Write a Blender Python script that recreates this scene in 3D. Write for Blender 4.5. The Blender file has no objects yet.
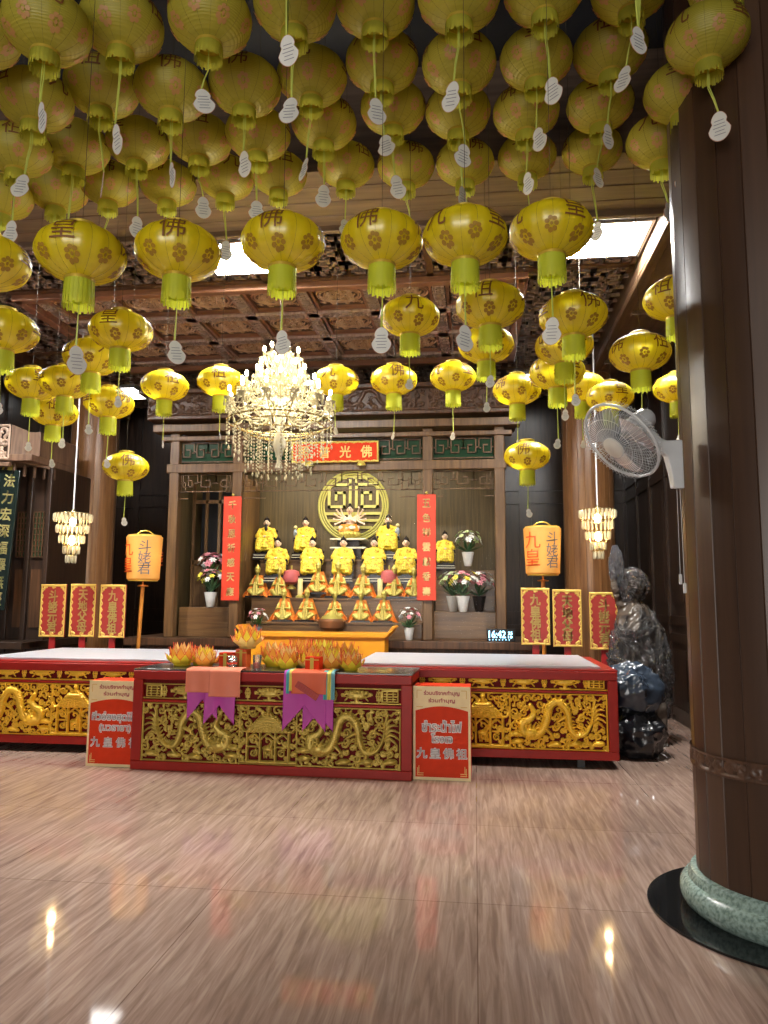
import bpy, bmesh, math, random
import numpy as np
from mathutils import Vector, Matrix, Euler
R = math.radians; PI = math.pi
random.seed(7); rng = np.random.default_rng(7)
S = bpy.context.scene; C = S.collection
# ---------------------------------------------------------------- camera, world, lights, exposure
FPX = 750.0; CAMH = 1.36
YAW, PITCH, ROLL = R(6.9), R(6.7), R(0.35)
cam_d = bpy.data.cameras.new('camera'); cam = bpy.data.objects.new('camera', cam_d); C.objects.link(cam)
S.camera = cam
cam_d.sensor_fit = 'VERTICAL'; cam_d.sensor_height = 24; cam_d.lens = 24*FPX/1024
cam_d.clip_start = .05
CM = Matrix.Rotation(YAW, 3, 'Z') @ Matrix.Rotation(PI/2+PITCH, 3, 'X') @ Matrix.Rotation(ROLL, 3, 'Z')
cam.matrix_world = Matrix.Translation((0, 0, CAMH)) @ CM.to_4x4()
w = bpy.data.worlds.new('world'); S.world = w; w.use_nodes = True
w.node_tree.nodes['Background'].inputs[0].default_value = (.55, .6, .75, 1)
w.node_tree.nodes['Background'].inputs[1].default_value = .05
S.view_settings.view_transform = 'Standard'; S.view_settings.look = 'None'
S.view_settings.gamma = 1; S.view_settings.use_curve_mapping = False
S.view_settings.exposure = 0.86
S.cycles.max_bounces = 8; S.cycles.transparent_max_bounces = 16
S.cycles.caustics_reflective = False; S.cycles.caustics_refractive = False
S.cycles.sample_clamp_indirect = 4.0
LED = 112.0          # strength of the flat ceiling light panels
NEARLED = 9.0       # meant for unseen fill lamps over and behind the camera
def arealamp(name, loc, sx, sy, power, col=(1, .93, .84), rot=(0, 0, 0)):
    l = bpy.data.lights.new(name, 'AREA'); l.shape = 'RECTANGLE'; l.size = sx; l.size_y = sy
    l.energy = power; l.color = col
    o = bpy.data.objects.new(name, l); C.objects.link(o); o.location = loc; o.rotation_euler = rot
    return o
arealamp('hall_fill', (-1.2, -1.5, 4.6), 3.0, 1.2, 25)  # unseen lamp added behind the camera to fill the near hall
arealamp('front_fill', (-1.6, -4.7, 1.5), 5.0, 2.6, 165, (1, .96, .9), (R(90), 0, 0))  # unseen lamp added to brighten the table fronts, no doorway is built
arealamp('altar_inner_light', (-1.75, 9.58, 3.3), 2.6, .1, 30, (1, .9, .68), (R(18), 0, 0))

def ray(px, py):
    return (CM @ Vector(((px-384)/FPX, (512-py)/FPX, -1))).normalized()
O3 = Vector((0, 0, CAMH))
def PY(px, py, Y):
    d = ray(px, py); return O3 + d*(Y/d.y)
def PZ(px, py, z):
    d = ray(px, py); return O3 + d*((z-CAMH)/d.z)
def PD(px, py, dep):                       # at a distance measured along the view axis
    d = ray(px, py); f = CM @ Vector((0, 0, -1)); return O3 + d*(dep/d.dot(f))

# ---------------------------------------------------------------- materials
MT = {}
def mat(name, col=(.5, .5, .5), rough=.5, metal=0, emit=None, es=0, **k):
    if name in MT: return MT[name]
    m = bpy.data.materials.new(name); m.use_nodes = True; MT[name] = m
    b = m.node_tree.nodes['Principled BSDF']
    b.inputs['Base Color'].default_value = (*col, 1); b.inputs['Roughness'].default_value = rough
    b.inputs['Metallic'].default_value = metal
    if emit: b.inputs['Emission Color'].default_value = (*emit, 1); b.inputs['Emission Strength'].default_value = es
    for q, v in k.items():
        b.inputs[q.replace('_', ' ')].default_value = v
    # small procedural variation
    nt = m.node_tree; tc = nt.nodes.new('ShaderNodeTexCoord'); n = nt.nodes.new('ShaderNodeTexNoise')
    n.inputs['Scale'].default_value = 14; nt.links.new(tc.outputs['Object'], n.inputs['Vector'])
    mx = nt.nodes.new('ShaderNodeMix'); mx.data_type = 'RGBA'; mx.blend_type = 'MULTIPLY'
    cr = nt.nodes.new('ShaderNodeValToRGB'); cr.color_ramp.elements[0].color = (.78, .78, .78, 1); cr.color_ramp.elements[1].color = (1, 1, 1, 1)
    nt.links.new(n.outputs['Fac'], cr.inputs[0]); mx.inputs[0].default_value = 1
    mx.inputs[6].default_value = (*col, 1); nt.links.new(cr.outputs[0], mx.inputs[7]); nt.links.new(mx.outputs[2], b.inputs['Base Color'])
    return m
def wood(name, c1, c2, scale=3.0, stretch=(8, 8, .6), rough=.4, bump=.15, coat=0):
    if name in MT: return MT[name]
    m = bpy.data.materials.new(name); m.use_nodes = True; MT[name] = m; nt = m.node_tree
    b = nt.nodes['Principled BSDF']; b.inputs['Roughness'].default_value = rough; b.inputs['Coat Weight'].default_value = coat
    tc = nt.nodes.new('ShaderNodeTexCoord'); mp = nt.nodes.new('ShaderNodeMapping'); mp.inputs['Scale'].default_value = stretch
    n = nt.nodes.new('ShaderNodeTexNoise'); n.inputs['Scale'].default_value = scale; n.inputs['Detail'].default_value = 6; n.inputs['Distortion'].default_value = .6
    cr = nt.nodes.new('ShaderNodeValToRGB'); cr.color_ramp.elements[0].color = (*c1, 1); cr.color_ramp.elements[1].color = (*c2, 1)
    cr.color_ramp.elements[0].position = .32; cr.color_ramp.elements[1].position = .7
    bp = nt.nodes.new('ShaderNodeBump'); bp.inputs['Strength'].default_value = bump; bp.inputs['Distance'].default_value = .01
    L = nt.links.new
    L(tc.outputs['Object'], mp.inputs[0]); L(mp.outputs[0], n.inputs['Vector']); L(n.outputs['Fac'], cr.inputs[0]); L(cr.outputs[0], b.inputs['Base Color'])
    L(n.outputs['Fac'], bp.inputs['Height']); L(bp.outputs[0], b.inputs['Normal'])
    return m
def cloth(name, col, trans=.45, rings=0, rough=.5, spec=.06):
    """woven or paper skin that lets light through"""
    if name in MT: return MT[name]
    m = bpy.data.materials.new(name); m.use_nodes = True; MT[name] = m; nt = m.node_tree; nt.nodes.clear(); N = nt.nodes.new; L = nt.links.new
    out = N('ShaderNodeOutputMaterial'); d = N('ShaderNodeBsdfDiffuse'); t = N('ShaderNodeBsdfTranslucent'); g = N('ShaderNodeBsdfGlossy')
    m1 = N('ShaderNodeMixShader'); m2 = N('ShaderNodeMixShader')
    tc = N('ShaderNodeTexCoord'); n = N('ShaderNodeTexNoise'); n.inputs['Scale'].default_value = 9; n.inputs['Detail'].default_value = 4
    cr = N('ShaderNodeValToRGB'); cr.color_ramp.elements[0].color = (*[c*.82 for c in col], 1); cr.color_ramp.elements[1].color = (*col, 1)
    L(tc.outputs['Object'], n.inputs['Vector']); L(n.outputs['Fac'], cr.inputs[0])
    for x in (d, t): L(cr.outputs[0], x.inputs['Color'])
    g.inputs['Roughness'].default_value = rough; g.inputs['Color'].default_value = (1, 1, .9, 1)
    m1.inputs[0].default_value = trans; m2.inputs[0].default_value = spec
    L(d.outputs[0], m1.inputs[1]); L(t.outputs[0], m1.inputs[2]); L(m1.outputs[0], m2.inputs[1]); L(g.outputs[0], m2.inputs[2]); L(m2.outputs[0], out.inputs[0])
    if rings:
        wv = N('ShaderNodeTexWave'); wv.bands_direction = 'Z'; wv.inputs['Scale'].default_value = rings; bp = N('ShaderNodeBump')
        bp.inputs['Strength'].default_value = .3; bp.inputs['Distance'].default_value = .003
        L(tc.outputs['Object'], wv.inputs['Vector']); L(wv.outputs['Fac'], bp.inputs['Height'])
        for x in (d, t, g): L(bp.outputs[0], x.inputs['Normal'])
    return m
def film(name, tint=(1, 1, 1), gl=.12, diff=0.0, rough=.05, dcol=(.8, .8, .8), wr=0):
    """thin clear sheet: mostly transparent, a little gloss and haze"""
    if name in MT: return MT[name]
    m = bpy.data.materials.new(name); m.use_nodes = True; MT[name] = m; nt = m.node_tree; nt.nodes.clear(); N = nt.nodes.new; L = nt.links.new
    out = N('ShaderNodeOutputMaterial'); t = N('ShaderNodeBsdfTransparent'); t.inputs[0].default_value = (*tint, 1)
    g = N('ShaderNodeBsdfGlossy'); g.inputs['Roughness'].default_value = rough; fr = N('ShaderNodeLayerWeight'); fr.inputs[0].default_value = gl
    mx = N('ShaderNodeMixShader'); L(fr.outputs['Fresnel'], mx.inputs[0]); L(t.outputs[0], mx.inputs[1]); L(g.outputs[0], mx.inputs[2]); last = mx
    if diff:
        d = N('ShaderNodeBsdfDiffuse'); d.inputs[0].default_value = (*dcol, 1); m2 = N('ShaderNodeMixShader'); m2.inputs[0].default_value = diff
        L(mx.outputs[0], m2.inputs[1]); L(d.outputs[0], m2.inputs[2]); last = m2
    if wr:
        tc = N('ShaderNodeTexCoord'); nz = N('ShaderNodeTexNoise'); nz.inputs['Scale'].default_value = wr; nz.inputs['Detail'].default_value = 5; nz.inputs['Distortion'].default_value = 2.5
        mp = N('ShaderNodeMapping'); mp.inputs['Scale'].default_value = (1, 1, 2.2); mp.inputs['Rotation'].default_value = (0, .6, 0); bp = N('ShaderNodeBump'); bp.inputs['Strength'].default_value = 1; bp.inputs['Distance'].default_value = .05
        L(tc.outputs['Object'], mp.inputs[0]); L(mp.outputs[0], nz.inputs['Vector']); L(nz.outputs['Fac'], bp.inputs['Height']); L(bp.outputs[0], g.inputs['Normal']); L(bp.outputs[0], fr.inputs['Normal'])
    L(last.outputs[0], out.inputs[0]); return m
def glow(name, col, s):
    if name in MT: return MT[name]
    m = bpy.data.materials.new(name); m.use_nodes = True; MT[name] = m; nt = m.node_tree; nt.nodes.clear()
    e = nt.nodes.new('ShaderNodeEmission'); e.inputs[0].default_value = (*col, 1); e.inputs[1].default_value = s
    o = nt.nodes.new('ShaderNodeOutputMaterial'); nt.links.new(e.outputs[0], o.inputs[0]); return m

# ---------------------------------------------------------------- mesh builder
class MB:
    def __init__(s): s.v = []; s.f = []; s.m = []; s.M = Matrix(); s.mi = 0
    def add(s, vs, fs):
        o = len(s.v); M = s.M
        s.v += [tuple(M @ Vector(p)) for p in vs]; s.f += [tuple(i+o for i in f) for f in fs]; s.m += [s.mi]*len(fs); return s
    def box(s, c, d, rz=0, rot=None):
        M = (rot.to_matrix() if rot else Matrix.Rotation(rz, 3, 'Z')); x, y, z = [q/2 for q in d]
        vs = [Vector(c)+M @ Vector((a*x, b*y, e*z)) for a in (-1, 1) for b in (-1, 1) for e in (-1, 1)]
        return s.add(vs, [(0, 1, 3, 2), (4, 6, 7, 5), (0, 4, 5, 1), (2, 3, 7, 6), (0, 2, 6, 4), (1, 5, 7, 3)])
    def tube(s, pts, r, n=8, closed=False):
        P = [Vector(p) for p in pts]; K = len(P); rr = r if hasattr(r, '__len__') else [r]*K
        vs = []; up = Vector((0, 0, 1)); a = None
        for i, p in enumerate(P):
            t = (P[(i+1) % K]-P[i-1]) if closed else (P[min(i+1, K-1)]-P[max(i-1, 0)])
            if t.length < 1e-9: t = Vector((0, 0, 1))
            t.normalize()
            if a is None: a = t.cross(up if abs(t.z) < .9 else Vector((1, 0, 0)))
            a = (a - t*a.dot(t)); a = a.normalized() if a.length > 1e-6 else t.orthogonal().normalized(); b = t.cross(a)
            for k in range(n): q = 2*PI*k/n; vs.append(p+(a*math.cos(q)+b*math.sin(q))*rr[i])
        fs = []
        for i in range(K if closed else K-1):
            j = (i+1) % K
            for k in range(n): l = (k+1) % n; fs.append((i*n+k, i*n+l, j*n+l, j*n+k))
        if not closed: fs += [tuple(range(n))[::-1], tuple((K-1)*n+k for k in range(n))]
        return s.add(vs, fs)
    def lathe(s, prof, n=24, c=(0, 0, 0), cap=True, gore=0, gd=0, M=None):
        vs = []; K = len(prof); c = Vector(c)
        for r, z in prof:
            for k in range(n):
                q = 2*PI*k/n; r2 = r*(1-gd*(1-abs(math.sin(q*gore/2)))) if gore else r
                p = Vector((r2*math.cos(q), r2*math.sin(q), z)); vs.append(c+(M @ p if M else p))
        fs = [(i*n+k, i*n+(k+1) % n, (i+1)*n+(k+1) % n, (i+1)*n+k) for i in range(K-1) for k in range(n)]
        if cap: fs += [tuple(range(n))[::-1], tuple((K-1)*n+k for k in range(n))]
        return s.add(vs, fs)
    def ell(s, c, r, n=12, m=8, rot=None):
        if not hasattr(r, '__len__'): r = (r,)*3
        vs = [(0, 0, -1)]; 
        for i in range(1, m):
            t = PI*i/m
            for k in range(n): q = 2*PI*k/n; vs.append((math.sin(t)*math.cos(q), math.sin(t)*math.sin(q), -math.cos(t)))
        vs.append((0, 0, 1)); M = rot.to_matrix() if rot else Matrix.Identity(3)
        vs = [Vector(c)+M @ Vector((a[0]*r[0], a[1]*r[1], a[2]*r[2])) for a in vs]
        fs = [(0, 1+(k+1) % n, 1+k) for k in range(n)]
        fs += [(1+i*n+k, 1+i*n+(k+1) % n, 1+(i+1)*n+(k+1) % n, 1+(i+1)*n+k) for i in range(m-2) for k in range(n)]
        L = len(vs)-1; fs += [(1+(m-2)*n+k, 1+(m-2)*n+(k+1) % n, L) for k in range(n)]
        return s.add(vs, fs)
    def prism(s, pts, y0, y1):                 # outline in XZ, extruded along Y
        n = len(pts); vs = [(x, y0, z) for x, z in pts]+[(x, y1, z) for x, z in pts]
        fs = [tuple(range(n)), tuple(range(2*n-1, n-1, -1))]+[(i, n+i, n+(i+1) % n, (i+1) % n) for i in range(n)]
        return s.add(vs, fs)
    def grid(s, fn, nu, nv, thick=0):
        vs = [fn(i/nu, j/nv) for j in range(nv+1) for i in range(nu+1)]
        fs = [(j*(nu+1)+i, j*(nu+1)+i+1, (j+1)*(nu+1)+i+1, (j+1)*(nu+1)+i) for j in range(nv) for i in range(nu)]
        return s.add(vs, fs)
    def mesh(s, name, mats, sharp=38):
        me = bpy.data.meshes.new(name); me.from_pydata(s.v, [], s.f)
        for m in (mats if isinstance(mats, (list, tuple)) else [mats]): me.materials.append(m)
        me.polygons.foreach_set('material_index', s.m)
        me.polygons.foreach_set('use_smooth', [True]*len(s.f)); me.update()
        try: me.set_sharp_from_angle(angle=R(sharp))
        except Exception: pass
        return me
    def obj(s, name, mats, parent=None, loc=None, sharp=38, bevel=0):
        o = bpy.data.objects.new(name, s.mesh(name, mats, sharp)); C.objects.link(o)
        if parent: o.parent = parent
        if loc is not None: o.location = loc
        if bevel: b = o.modifiers.new('bevel', 'BEVEL'); b.width = bevel; b.segments = 2; b.limit_method = 'ANGLE'
        return o
def tag(o, label, cat, group=None, kind=None):
    o['label'] = label; o['category'] = cat
    if group: o['group'] = group
    if kind: o['kind'] = kind
    return o
def thing(name, label, cat, loc=(0, 0, 0), rz=0, group=None):
    o = bpy.data.objects.new(name, None); C.objects.link(o); o.location = loc; o.rotation_euler = (0, 0, rz); o.empty_display_size = .05
    return tag(o, label, cat, group)
def struct(o, label=None):
    o['kind'] = 'structure'
    if label: o['label'] = label
    return o
def put(name, me, parent=None, loc=None, rot=None, sc=None):
    o = bpy.data.objects.new(name, me); C.objects.link(o)
    if parent: o.parent = parent
    if loc is not None: o.location = loc
    if rot is not None: o.rotation_euler = rot
    if sc is not None: o.scale = (sc,)*3 if not hasattr(sc, '__len__') else sc
    return o
def copy_tree(o, parent=None):
    c = o.copy(); C.objects.link(c)
    if parent: c.parent = parent
    for ch in [x for x in o.children]: copy_tree(ch, c)
    return c

# ---------------------------------------------------------------- lettering (real glyph outlines made into mesh)
_gl = {}
def glyph(txt):
    """triangulated outline of a short text, centred, height about 1; returns verts (x,z) and faces"""
    if txt in _gl: return _gl[txt]
    c = bpy.data.curves.new('g', 'FONT'); c.body = txt; c.size = 1; c.align_x = 'LEFT'; c.resolution_u = 2
    o = bpy.data.objects.new('g', c); C.objects.link(o)
    dg = bpy.context.evaluated_depsgraph_get(); dg.update()
    me = bpy.data.meshes.new_from_object(o.evaluated_get(dg)); bpy.data.objects.remove(o)
    v = [(p.co.x, p.co.y) for p in me.vertices]; f = [tuple(p.vertices) for p in me.polygons]
    if v:
        xs = [a for a, b in v]; ys = [b for a, b in v]; cx = (min(xs)+max(xs))/2; cy = (min(ys)+max(ys))/2
        v = [(a-cx, b-cy) for a, b in v]
        _gl[txt] = (v, f, max(xs)-min(xs), max(ys)-min(ys))
    else: _gl[txt] = ([], [], 1, 1)
    return _gl[txt]
def letter(mb, txt, cx, cz, size, y=0, width=None, bold=0):
    v, f, gw, gh = glyph(txt); s = size/max(gh, 1e-3) if not width else size/max(gh, .01)
    sx = (width/gw) if width else s
    for dx in ((0,) if not bold else (-bold, bold)):
        for dz in ((0,) if not bold else (-bold, bold)):
            mb.add([(cx+a*sx+dx, y-(.0003*(dx > 0)), cz+b*s+dz) for a, b in v], f)
    return mb
def column(mb, chars, cx, ztop, size, pitch, y=0, bold=0):
    for i, ch in enumerate(chars): letter(mb, ch, cx, ztop-pitch*(i+.5), size, y, width=size*.92, bold=bold)

# ---------------------------------------------------------------- carved relief from strokes
class Relief:
    def __init__(s, w, h, res):
        s.w, s.h, s.res = w, h, res; s.nx = int(w/res)+1; s.ny = int(h/res)+1
        s.H = np.zeros((s.ny, s.nx), np.float32)
    def seg(s, a, b, ra, rb, hh, flat=0):
        r = max(ra, rb); x0 = max(0, int((min(a[0], b[0])-r)/s.res)); x1 = min(s.nx, int((max(a[0], b[0])+r)/s.res)+2)
        y0 = max(0, int((min(a[1], b[1])-r)/s.res)); y1 = min(s.ny, int((max(a[1], b[1])+r)/s.res)+2)
        if x1 <= x0 or y1 <= y0: return
        X, Y = np.meshgrid(np.arange(x0, x1)*s.res, np.arange(y0, y1)*s.res)
        dx, dy = b[0]-a[0], b[1]-a[1]; L2 = dx*dx+dy*dy
        t = np.clip(((X-a[0])*dx+(Y-a[1])*dy)/L2, 0, 1) if L2 > 1e-12 else 0*X
        d = np.hypot(X-a[0]-t*dx, Y-a[1]-t*dy); rr = ra+(rb-ra)*t
        q = np.clip(1-(d/np.maximum(rr, 1e-5))**2, 0, 1); v = hh*np.sqrt(q) if not flat else hh*(q > 0)
        sub = s.H[y0:y1, x0:x1]; np.maximum(sub, v.astype(np.float32), out=sub)
    def line(s, pts, r, hh, flat=0):
        rr = r if hasattr(r, '__len__') else [r]*len(pts)
        for i in range(len(pts)-1): s.seg(pts[i], pts[i+1], rr[i], rr[i+1], hh, flat)
    def blob(s, c, rx, ry, hh):
        x0 = max(0, int((c[0]-rx)/s.res)); x1 = min(s.nx, int((c[0]+rx)/s.res)+2); y0 = max(0, int((c[1]-ry)/s.res)); y1 = min(s.ny, int((c[1]+ry)/s.res)+2)
        if x1 <= x0 or y1 <= y0: return
        X, Y = np.meshgrid(np.arange(x0, x1)*s.res, np.arange(y0, y1)*s.res)
        q = np.clip(1-((X-c[0])/rx)**2-((Y-c[1])/ry)**2, 0, 1); sub = s.H[y0:y1, x0:x1]; np.maximum(sub, (hh*np.sqrt(q)).astype(np.float32), out=sub)
    def spiral(s, c, R0, a0, turns, r, hh, sgn=1):
        n = int(10*turns)+2; pts = []
        for i in range(n): t = i/(n-1); q = a0+sgn*t*turns*2*PI; rad = R0*(1-.8*t); pts.append((c[0]+rad*math.cos(q), c[1]+rad*math.sin(q)))
        s.line(pts, [r*(1-.35*i/(n-1)) for i in range(n)], hh)
    def curls(s, x0, y0, x1, y1, n, R0, r, hh):
        for _ in range(n):
            x, y = random.uniform(x0, x1), random.uniform(y0, y1); ix, iy = int(x/s.res), int(y/s.res)
            k = max(1, int(R0*.55/s.res)); 
            if s.H[max(0, iy-k):iy+k+1, max(0, ix-k):ix+k+1].max(initial=0) > 0: continue
            s.spiral((x, y), R0*random.uniform(.6, 1.05), random.uniform(0, 6.3), random.uniform(.8, 1.4), r, hh*random.uniform(.6, 1), random.choice((-1, 1)))
            if random.random() < .6:
                q = random.uniform(0, 6.3); s.line([(x+R0*.6*math.cos(q), y+R0*.6*math.sin(q)), (x+R0*1.5*math.cos(q+.4), y+R0*1.5*math.sin(q+.4))], [r, r*.3], hh*.7)
    def mesh(s, name, m, thr=.0004, base=0):
        H = s.H; ok = np.maximum.reduce([H[:-1, :-1], H[1:, :-1], H[:-1, 1:], H[1:, 1:]]) > thr
        iy, ix = np.nonzero(ok); nx = s.nx
        q = np.stack([iy*nx+ix, iy*nx+ix+1, (iy+1)*nx+ix+1, (iy+1)*nx+ix], 1)
        used, inv = np.unique(q.ravel(), return_inverse=True); q = inv.reshape(-1, 4)
        X = (used % nx)*s.res; Z = (used//nx)*s.res; Yv = -H.ravel()[used]-base
        co = np.stack([X, Yv, Z], 1).astype(np.float32)
        me = bpy.data.meshes.new(name); me.vertices.add(len(co)); me.vertices.foreach_set('co', co.ravel())
        me.loops.add(q.size); me.loops.foreach_set('vertex_index', q.ravel().astype(np.int32))
        me.polygons.add(len(q)); me.polygons.foreach_set('loop_start', np.arange(0, q.size, 4, dtype=np.int32))
        me.polygons.foreach_set('use_smooth', np.ones(len(q), bool)); me.update(calc_edges=True); me.validate()
        me.materials.append(m); return me
def catmull(P, k=6):
    out = []
    for i in range(len(P)-1):
        p0, p1, p2, p3 = P[max(i-1, 0)], P[i], P[i+1], P[min(i+2, len(P)-1)]
        for j in range(k):
            t = j/k; out.append(tuple(.5*((2*b)+(-a+c)*t+(2*a-5*b+4*c-d)*t*t+(-a+3*b-3*c+d)*t**3) for a, b, c, d in zip(p0, p1, p2, p3)))
    out.append(tuple(P[-1])); return out
# ---------------------------------------------------------------- palette
W_PLAIN = wood('brown timber', (.045, .021, .010), (.125, .058, .026))
W_GOLD = wood('honey timber', (.075, .036, .013), (.19, .10, .036))
W_DARK = wood('dark timber', (.018, .010, .007), (.045, .024, .014), rough=.35)
W_BEAM = wood('beam timber', (.10, .065, .045), (.18, .12, .085), stretch=(.6, 8, 8))
W_RED = wood('reddish timber', (.20, .085, .05), (.34, .17, .10), stretch=(.7, 6, 6), rough=.28)
BLACK = mat('black', (.012, .012, .014), .4)
GOLDOLD = mat('aged gold paint', (.62, .46, .10), .38, .45)
GOLDNEW = mat('bright gold paint', (1.0, .60, .04), .38, .15)
GOLDLEAF = mat('gold leaf', (.72, .60, .12), .4, .35)
LACQ = mat('red lacquer', (.36, .018, .012), .42, Specular_IOR_Level=.3)
LACQD = mat('deep red lacquer', (.17, .008, .008), .6, Specular_IOR_Level=.15)
WHITE = mat('white surface', (.50, .50, .54), .35)

# ---------------------------------------------------------------- room
XL, XR, YN, YB = -6.3, 2.3, -5.0, 11.7
def granite():
    m = bpy.data.materials.new('polished granite'); m.use_nodes = True; nt = m.node_tree; N = nt.nodes.new; L = nt.links.new
    b = nt.nodes['Principled BSDF']; b.inputs['Roughness'].default_value = .055; b.inputs['Specular IOR Level'].default_value = .5
    tc = N('ShaderNodeTexCoord'); mp = N('ShaderNodeMapping'); mp.inputs['Rotation'].default_value = (0, 0, R(6)); mp.inputs['Scale'].default_value = (13, .85, 1)
    n = N('ShaderNodeTexNoise'); n.inputs['Scale'].default_value = 2.6; n.inputs['Detail'].default_value = 5; n.inputs['Roughness'].default_value = .56; n.inputs['Distortion'].default_value = .8
    cr = N('ShaderNodeValToRGB'); e = cr.color_ramp.elements
    e[0].position = .33; e[0].color = (.27, .195, .16, 1); e[1].position = .68; e[1].color = (.48, .38, .32, 1)
    q = cr.color_ramp.elements.new(.5); q.color = (.37, .275, .23, 1)
    n2 = N('ShaderNodeTexNoise'); n2.inputs['Scale'].default_value = .9; n2.inputs['Detail'].default_value = 3
    c2 = N('ShaderNodeValToRGB'); c2.color_ramp.elements[0].color = (.78, .70, .66, 1); c2.color_ramp.elements[1].color = (1.1, 1.03, 1.0, 1)
    mx = N('ShaderNodeMix'); mx.data_type = 'RGBA'; mx.blend_type = 'MULTIPLY'; mx.inputs[0].default_value = 1
    L(tc.outputs['Object'], mp.inputs[0]); L(mp.outputs[0], n.inputs['Vector']); L(n.outputs['Fac'], cr.inputs[0]); L(tc.outputs['Object'], n2.inputs['Vector'])
    L(n2.outputs['Fac'], c2.inputs[0]); L(cr.outputs[0], mx.inputs[6]); L(c2.outputs[0], mx.inputs[7])
    br = N('ShaderNodeTexBrick'); br.offset = 0; br.inputs['Scale'].default_value = 1; br.inputs['Mortar Size'].default_value = .0025; br.inputs['Brick Width'].default_value = 1.2; br.inputs['Row Height'].default_value = 1.2
    br.inputs['Color1'].default_value = (1, 1, 1, 1); br.inputs['Color2'].default_value = (.93, .92, .91, 1); br.inputs['Mortar'].default_value = (.55, .5, .46, 1)
    m3 = N('ShaderNodeMix'); m3.data_type = 'RGBA'; m3.blend_type = 'MULTIPLY'; m3.inputs[0].default_value = 1
    L(tc.outputs['Object'], br.inputs['Vector']); L(mx.outputs[2], m3.inputs[6]); L(br.outputs['Color'], m3.inputs[7]); L(m3.outputs[2], b.inputs['Base Color'])
    return m
struct(MB().box(((XL+XR)/2, (YN+YB)/2, -.05), (XR-XL+.4, YB-YN+.4, .1)).obj('floor', granite()))
panelw = wood('wall panel timber', (.014, .008, .006), (.04, .022, .014), rough=.3)
def panelled(name, x0, y0, x1, y1, z1):
    mb = MB(); L = math.hypot(x1-x0, y1-y0); a = math.atan2(y1-y0, x1-x0)
    mb.M = Matrix.Translation((x0, y0, 0)) @ Matrix.Rotation(a, 4, 'Z')
    mb.box((L/2, .06, z1/2), (L, .12, z1)); n = max(1, round(L/.8)); p = L/n
    for i in range(n+1): mb.box((i*p, -.015, z1/2), (.09, .03, z1))
    for z in (.12, .95, 1.15, 2.9, 3.1): mb.box((L/2, -.012, z), (L, .024, .1))
    for i in range(n):
        for za, zb in ((.28, .82), (1.35, 2.75)): mb.box(((i+.5)*p, -.006, (za+zb)/2), (p-.28, .012, zb-za))
    return struct(mb.obj(name, panelw))
panelled('wall_back', XL, YB, XR, YB, 4.9)
panelled('wall_right', XR, YB, XR, YN, 4.9)
panelled('wall_left', XL, YN, XL, YB, 4.9)
struct(MB().box(((XL+XR)/2, YN-.06, 2.45), (XR-XL, .12, 4.9)).obj('wall_front', wood('hall timber', (.10, .06, .04), (.2, .13, .08))))
struct(MB().box(((XL+XR)/2, (YN+4.9)/2, 4.95), (XR-XL+.3, 4.9-YN, .1)).obj('ceiling', mat('dark blue ceiling', (.018, .022, .035), .6)))

# fretted ceiling panels beyond the beam
def keypattern(mb, x0, y0, x1, y1, z, cell, t, hgt):
    """interlocking S keys, one unit per cell, lying under a board"""
    nx, ny = max(1, round((x1-x0)/cell)), max(1, round((y1-y0)/cell)); cx, cy = (x1-x0)/nx, (y1-y0)/ny
    U = [((0, .5), (.3, .5)), ((.3, .5), (.3, .85)), ((.3, .85), (.85, .85)), ((.85, .85), (.85, .5)), ((.6, .5), (.85, .5)), ((.5, .15), (.5, .65)),
         ((.15, .15), (.5, .15)), ((.15, .15), (.15, .35)), ((.7, .15), (1, .15)), ((.7, .0), (.7, .32)), ((.5, .32), (.7, .32)), ((.5, .85), (.5, 1)), ((.85, .65), (1, .65))]
    for i in range(nx):
        for j in range(ny):
            fl = (i+j) % 2
            for (a, b), (c, d) in U:
                if fl: a, c = 1-a, 1-c
                X0, Y0, X1, Y1 = x0+(i+min(a, c))*cx, y0+(j+min(b, d))*cy, x0+(i+max(a, c))*cx, y0+(j+max(b, d))*cy
                mb.box(((X0+X1)/2, (Y0+Y1)/2, z-hgt/2), (X1-X0+t, Y1-Y0+t, hgt))
CZ = 4.5
fretw = wood('fretwork timber', (.20, .14, .11), (.36, .27, .23), rough=.3)
frets = MB(); board = MB()
board.box(((XL+XR)/2, (5.3+YB)/2, CZ+.13), (XR-XL+.2, YB-5.3, .06))
struct(board.obj('ceiling_board', mat('black ceiling board', (.012, .010, .010), .5)))
CX0, CX1, CY0, CY1 = -4.54, .36, 7.06, 9.31
for r in ((XL+.1, 5.5, 1.48, CY0-.12), (CX1+.12, CY0-.1, 1.48, YB-.2), (XL+.1, CY0-.1, CX0-.12, YB-.2), (CX0, CY1+.15, CX1, YB-.2)):
    keypattern(frets, *r, CZ, .3, .035, .03)
struct(frets.obj('ceiling_fretwork', fretw))
rails = MB()
for x in (-5.6, -3.8, -2.0, -.4, 1.48): rails.box((x, 6.2, CZ-.015), (.07, 1.6, .07))
for y in (5.5, 6.85): rails.box((-2.3, y, CZ-.015), (7.6, .07, .07))
for y in (8.7, 9.9, 11.0): rails.box((.92, y, CZ-.015), (1.1, .07, .07)); rails.box((-5.4, y, CZ-.015), (1.6, .07, .07))
struct(rails.obj('trim_1', W_PLAIN))
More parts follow.
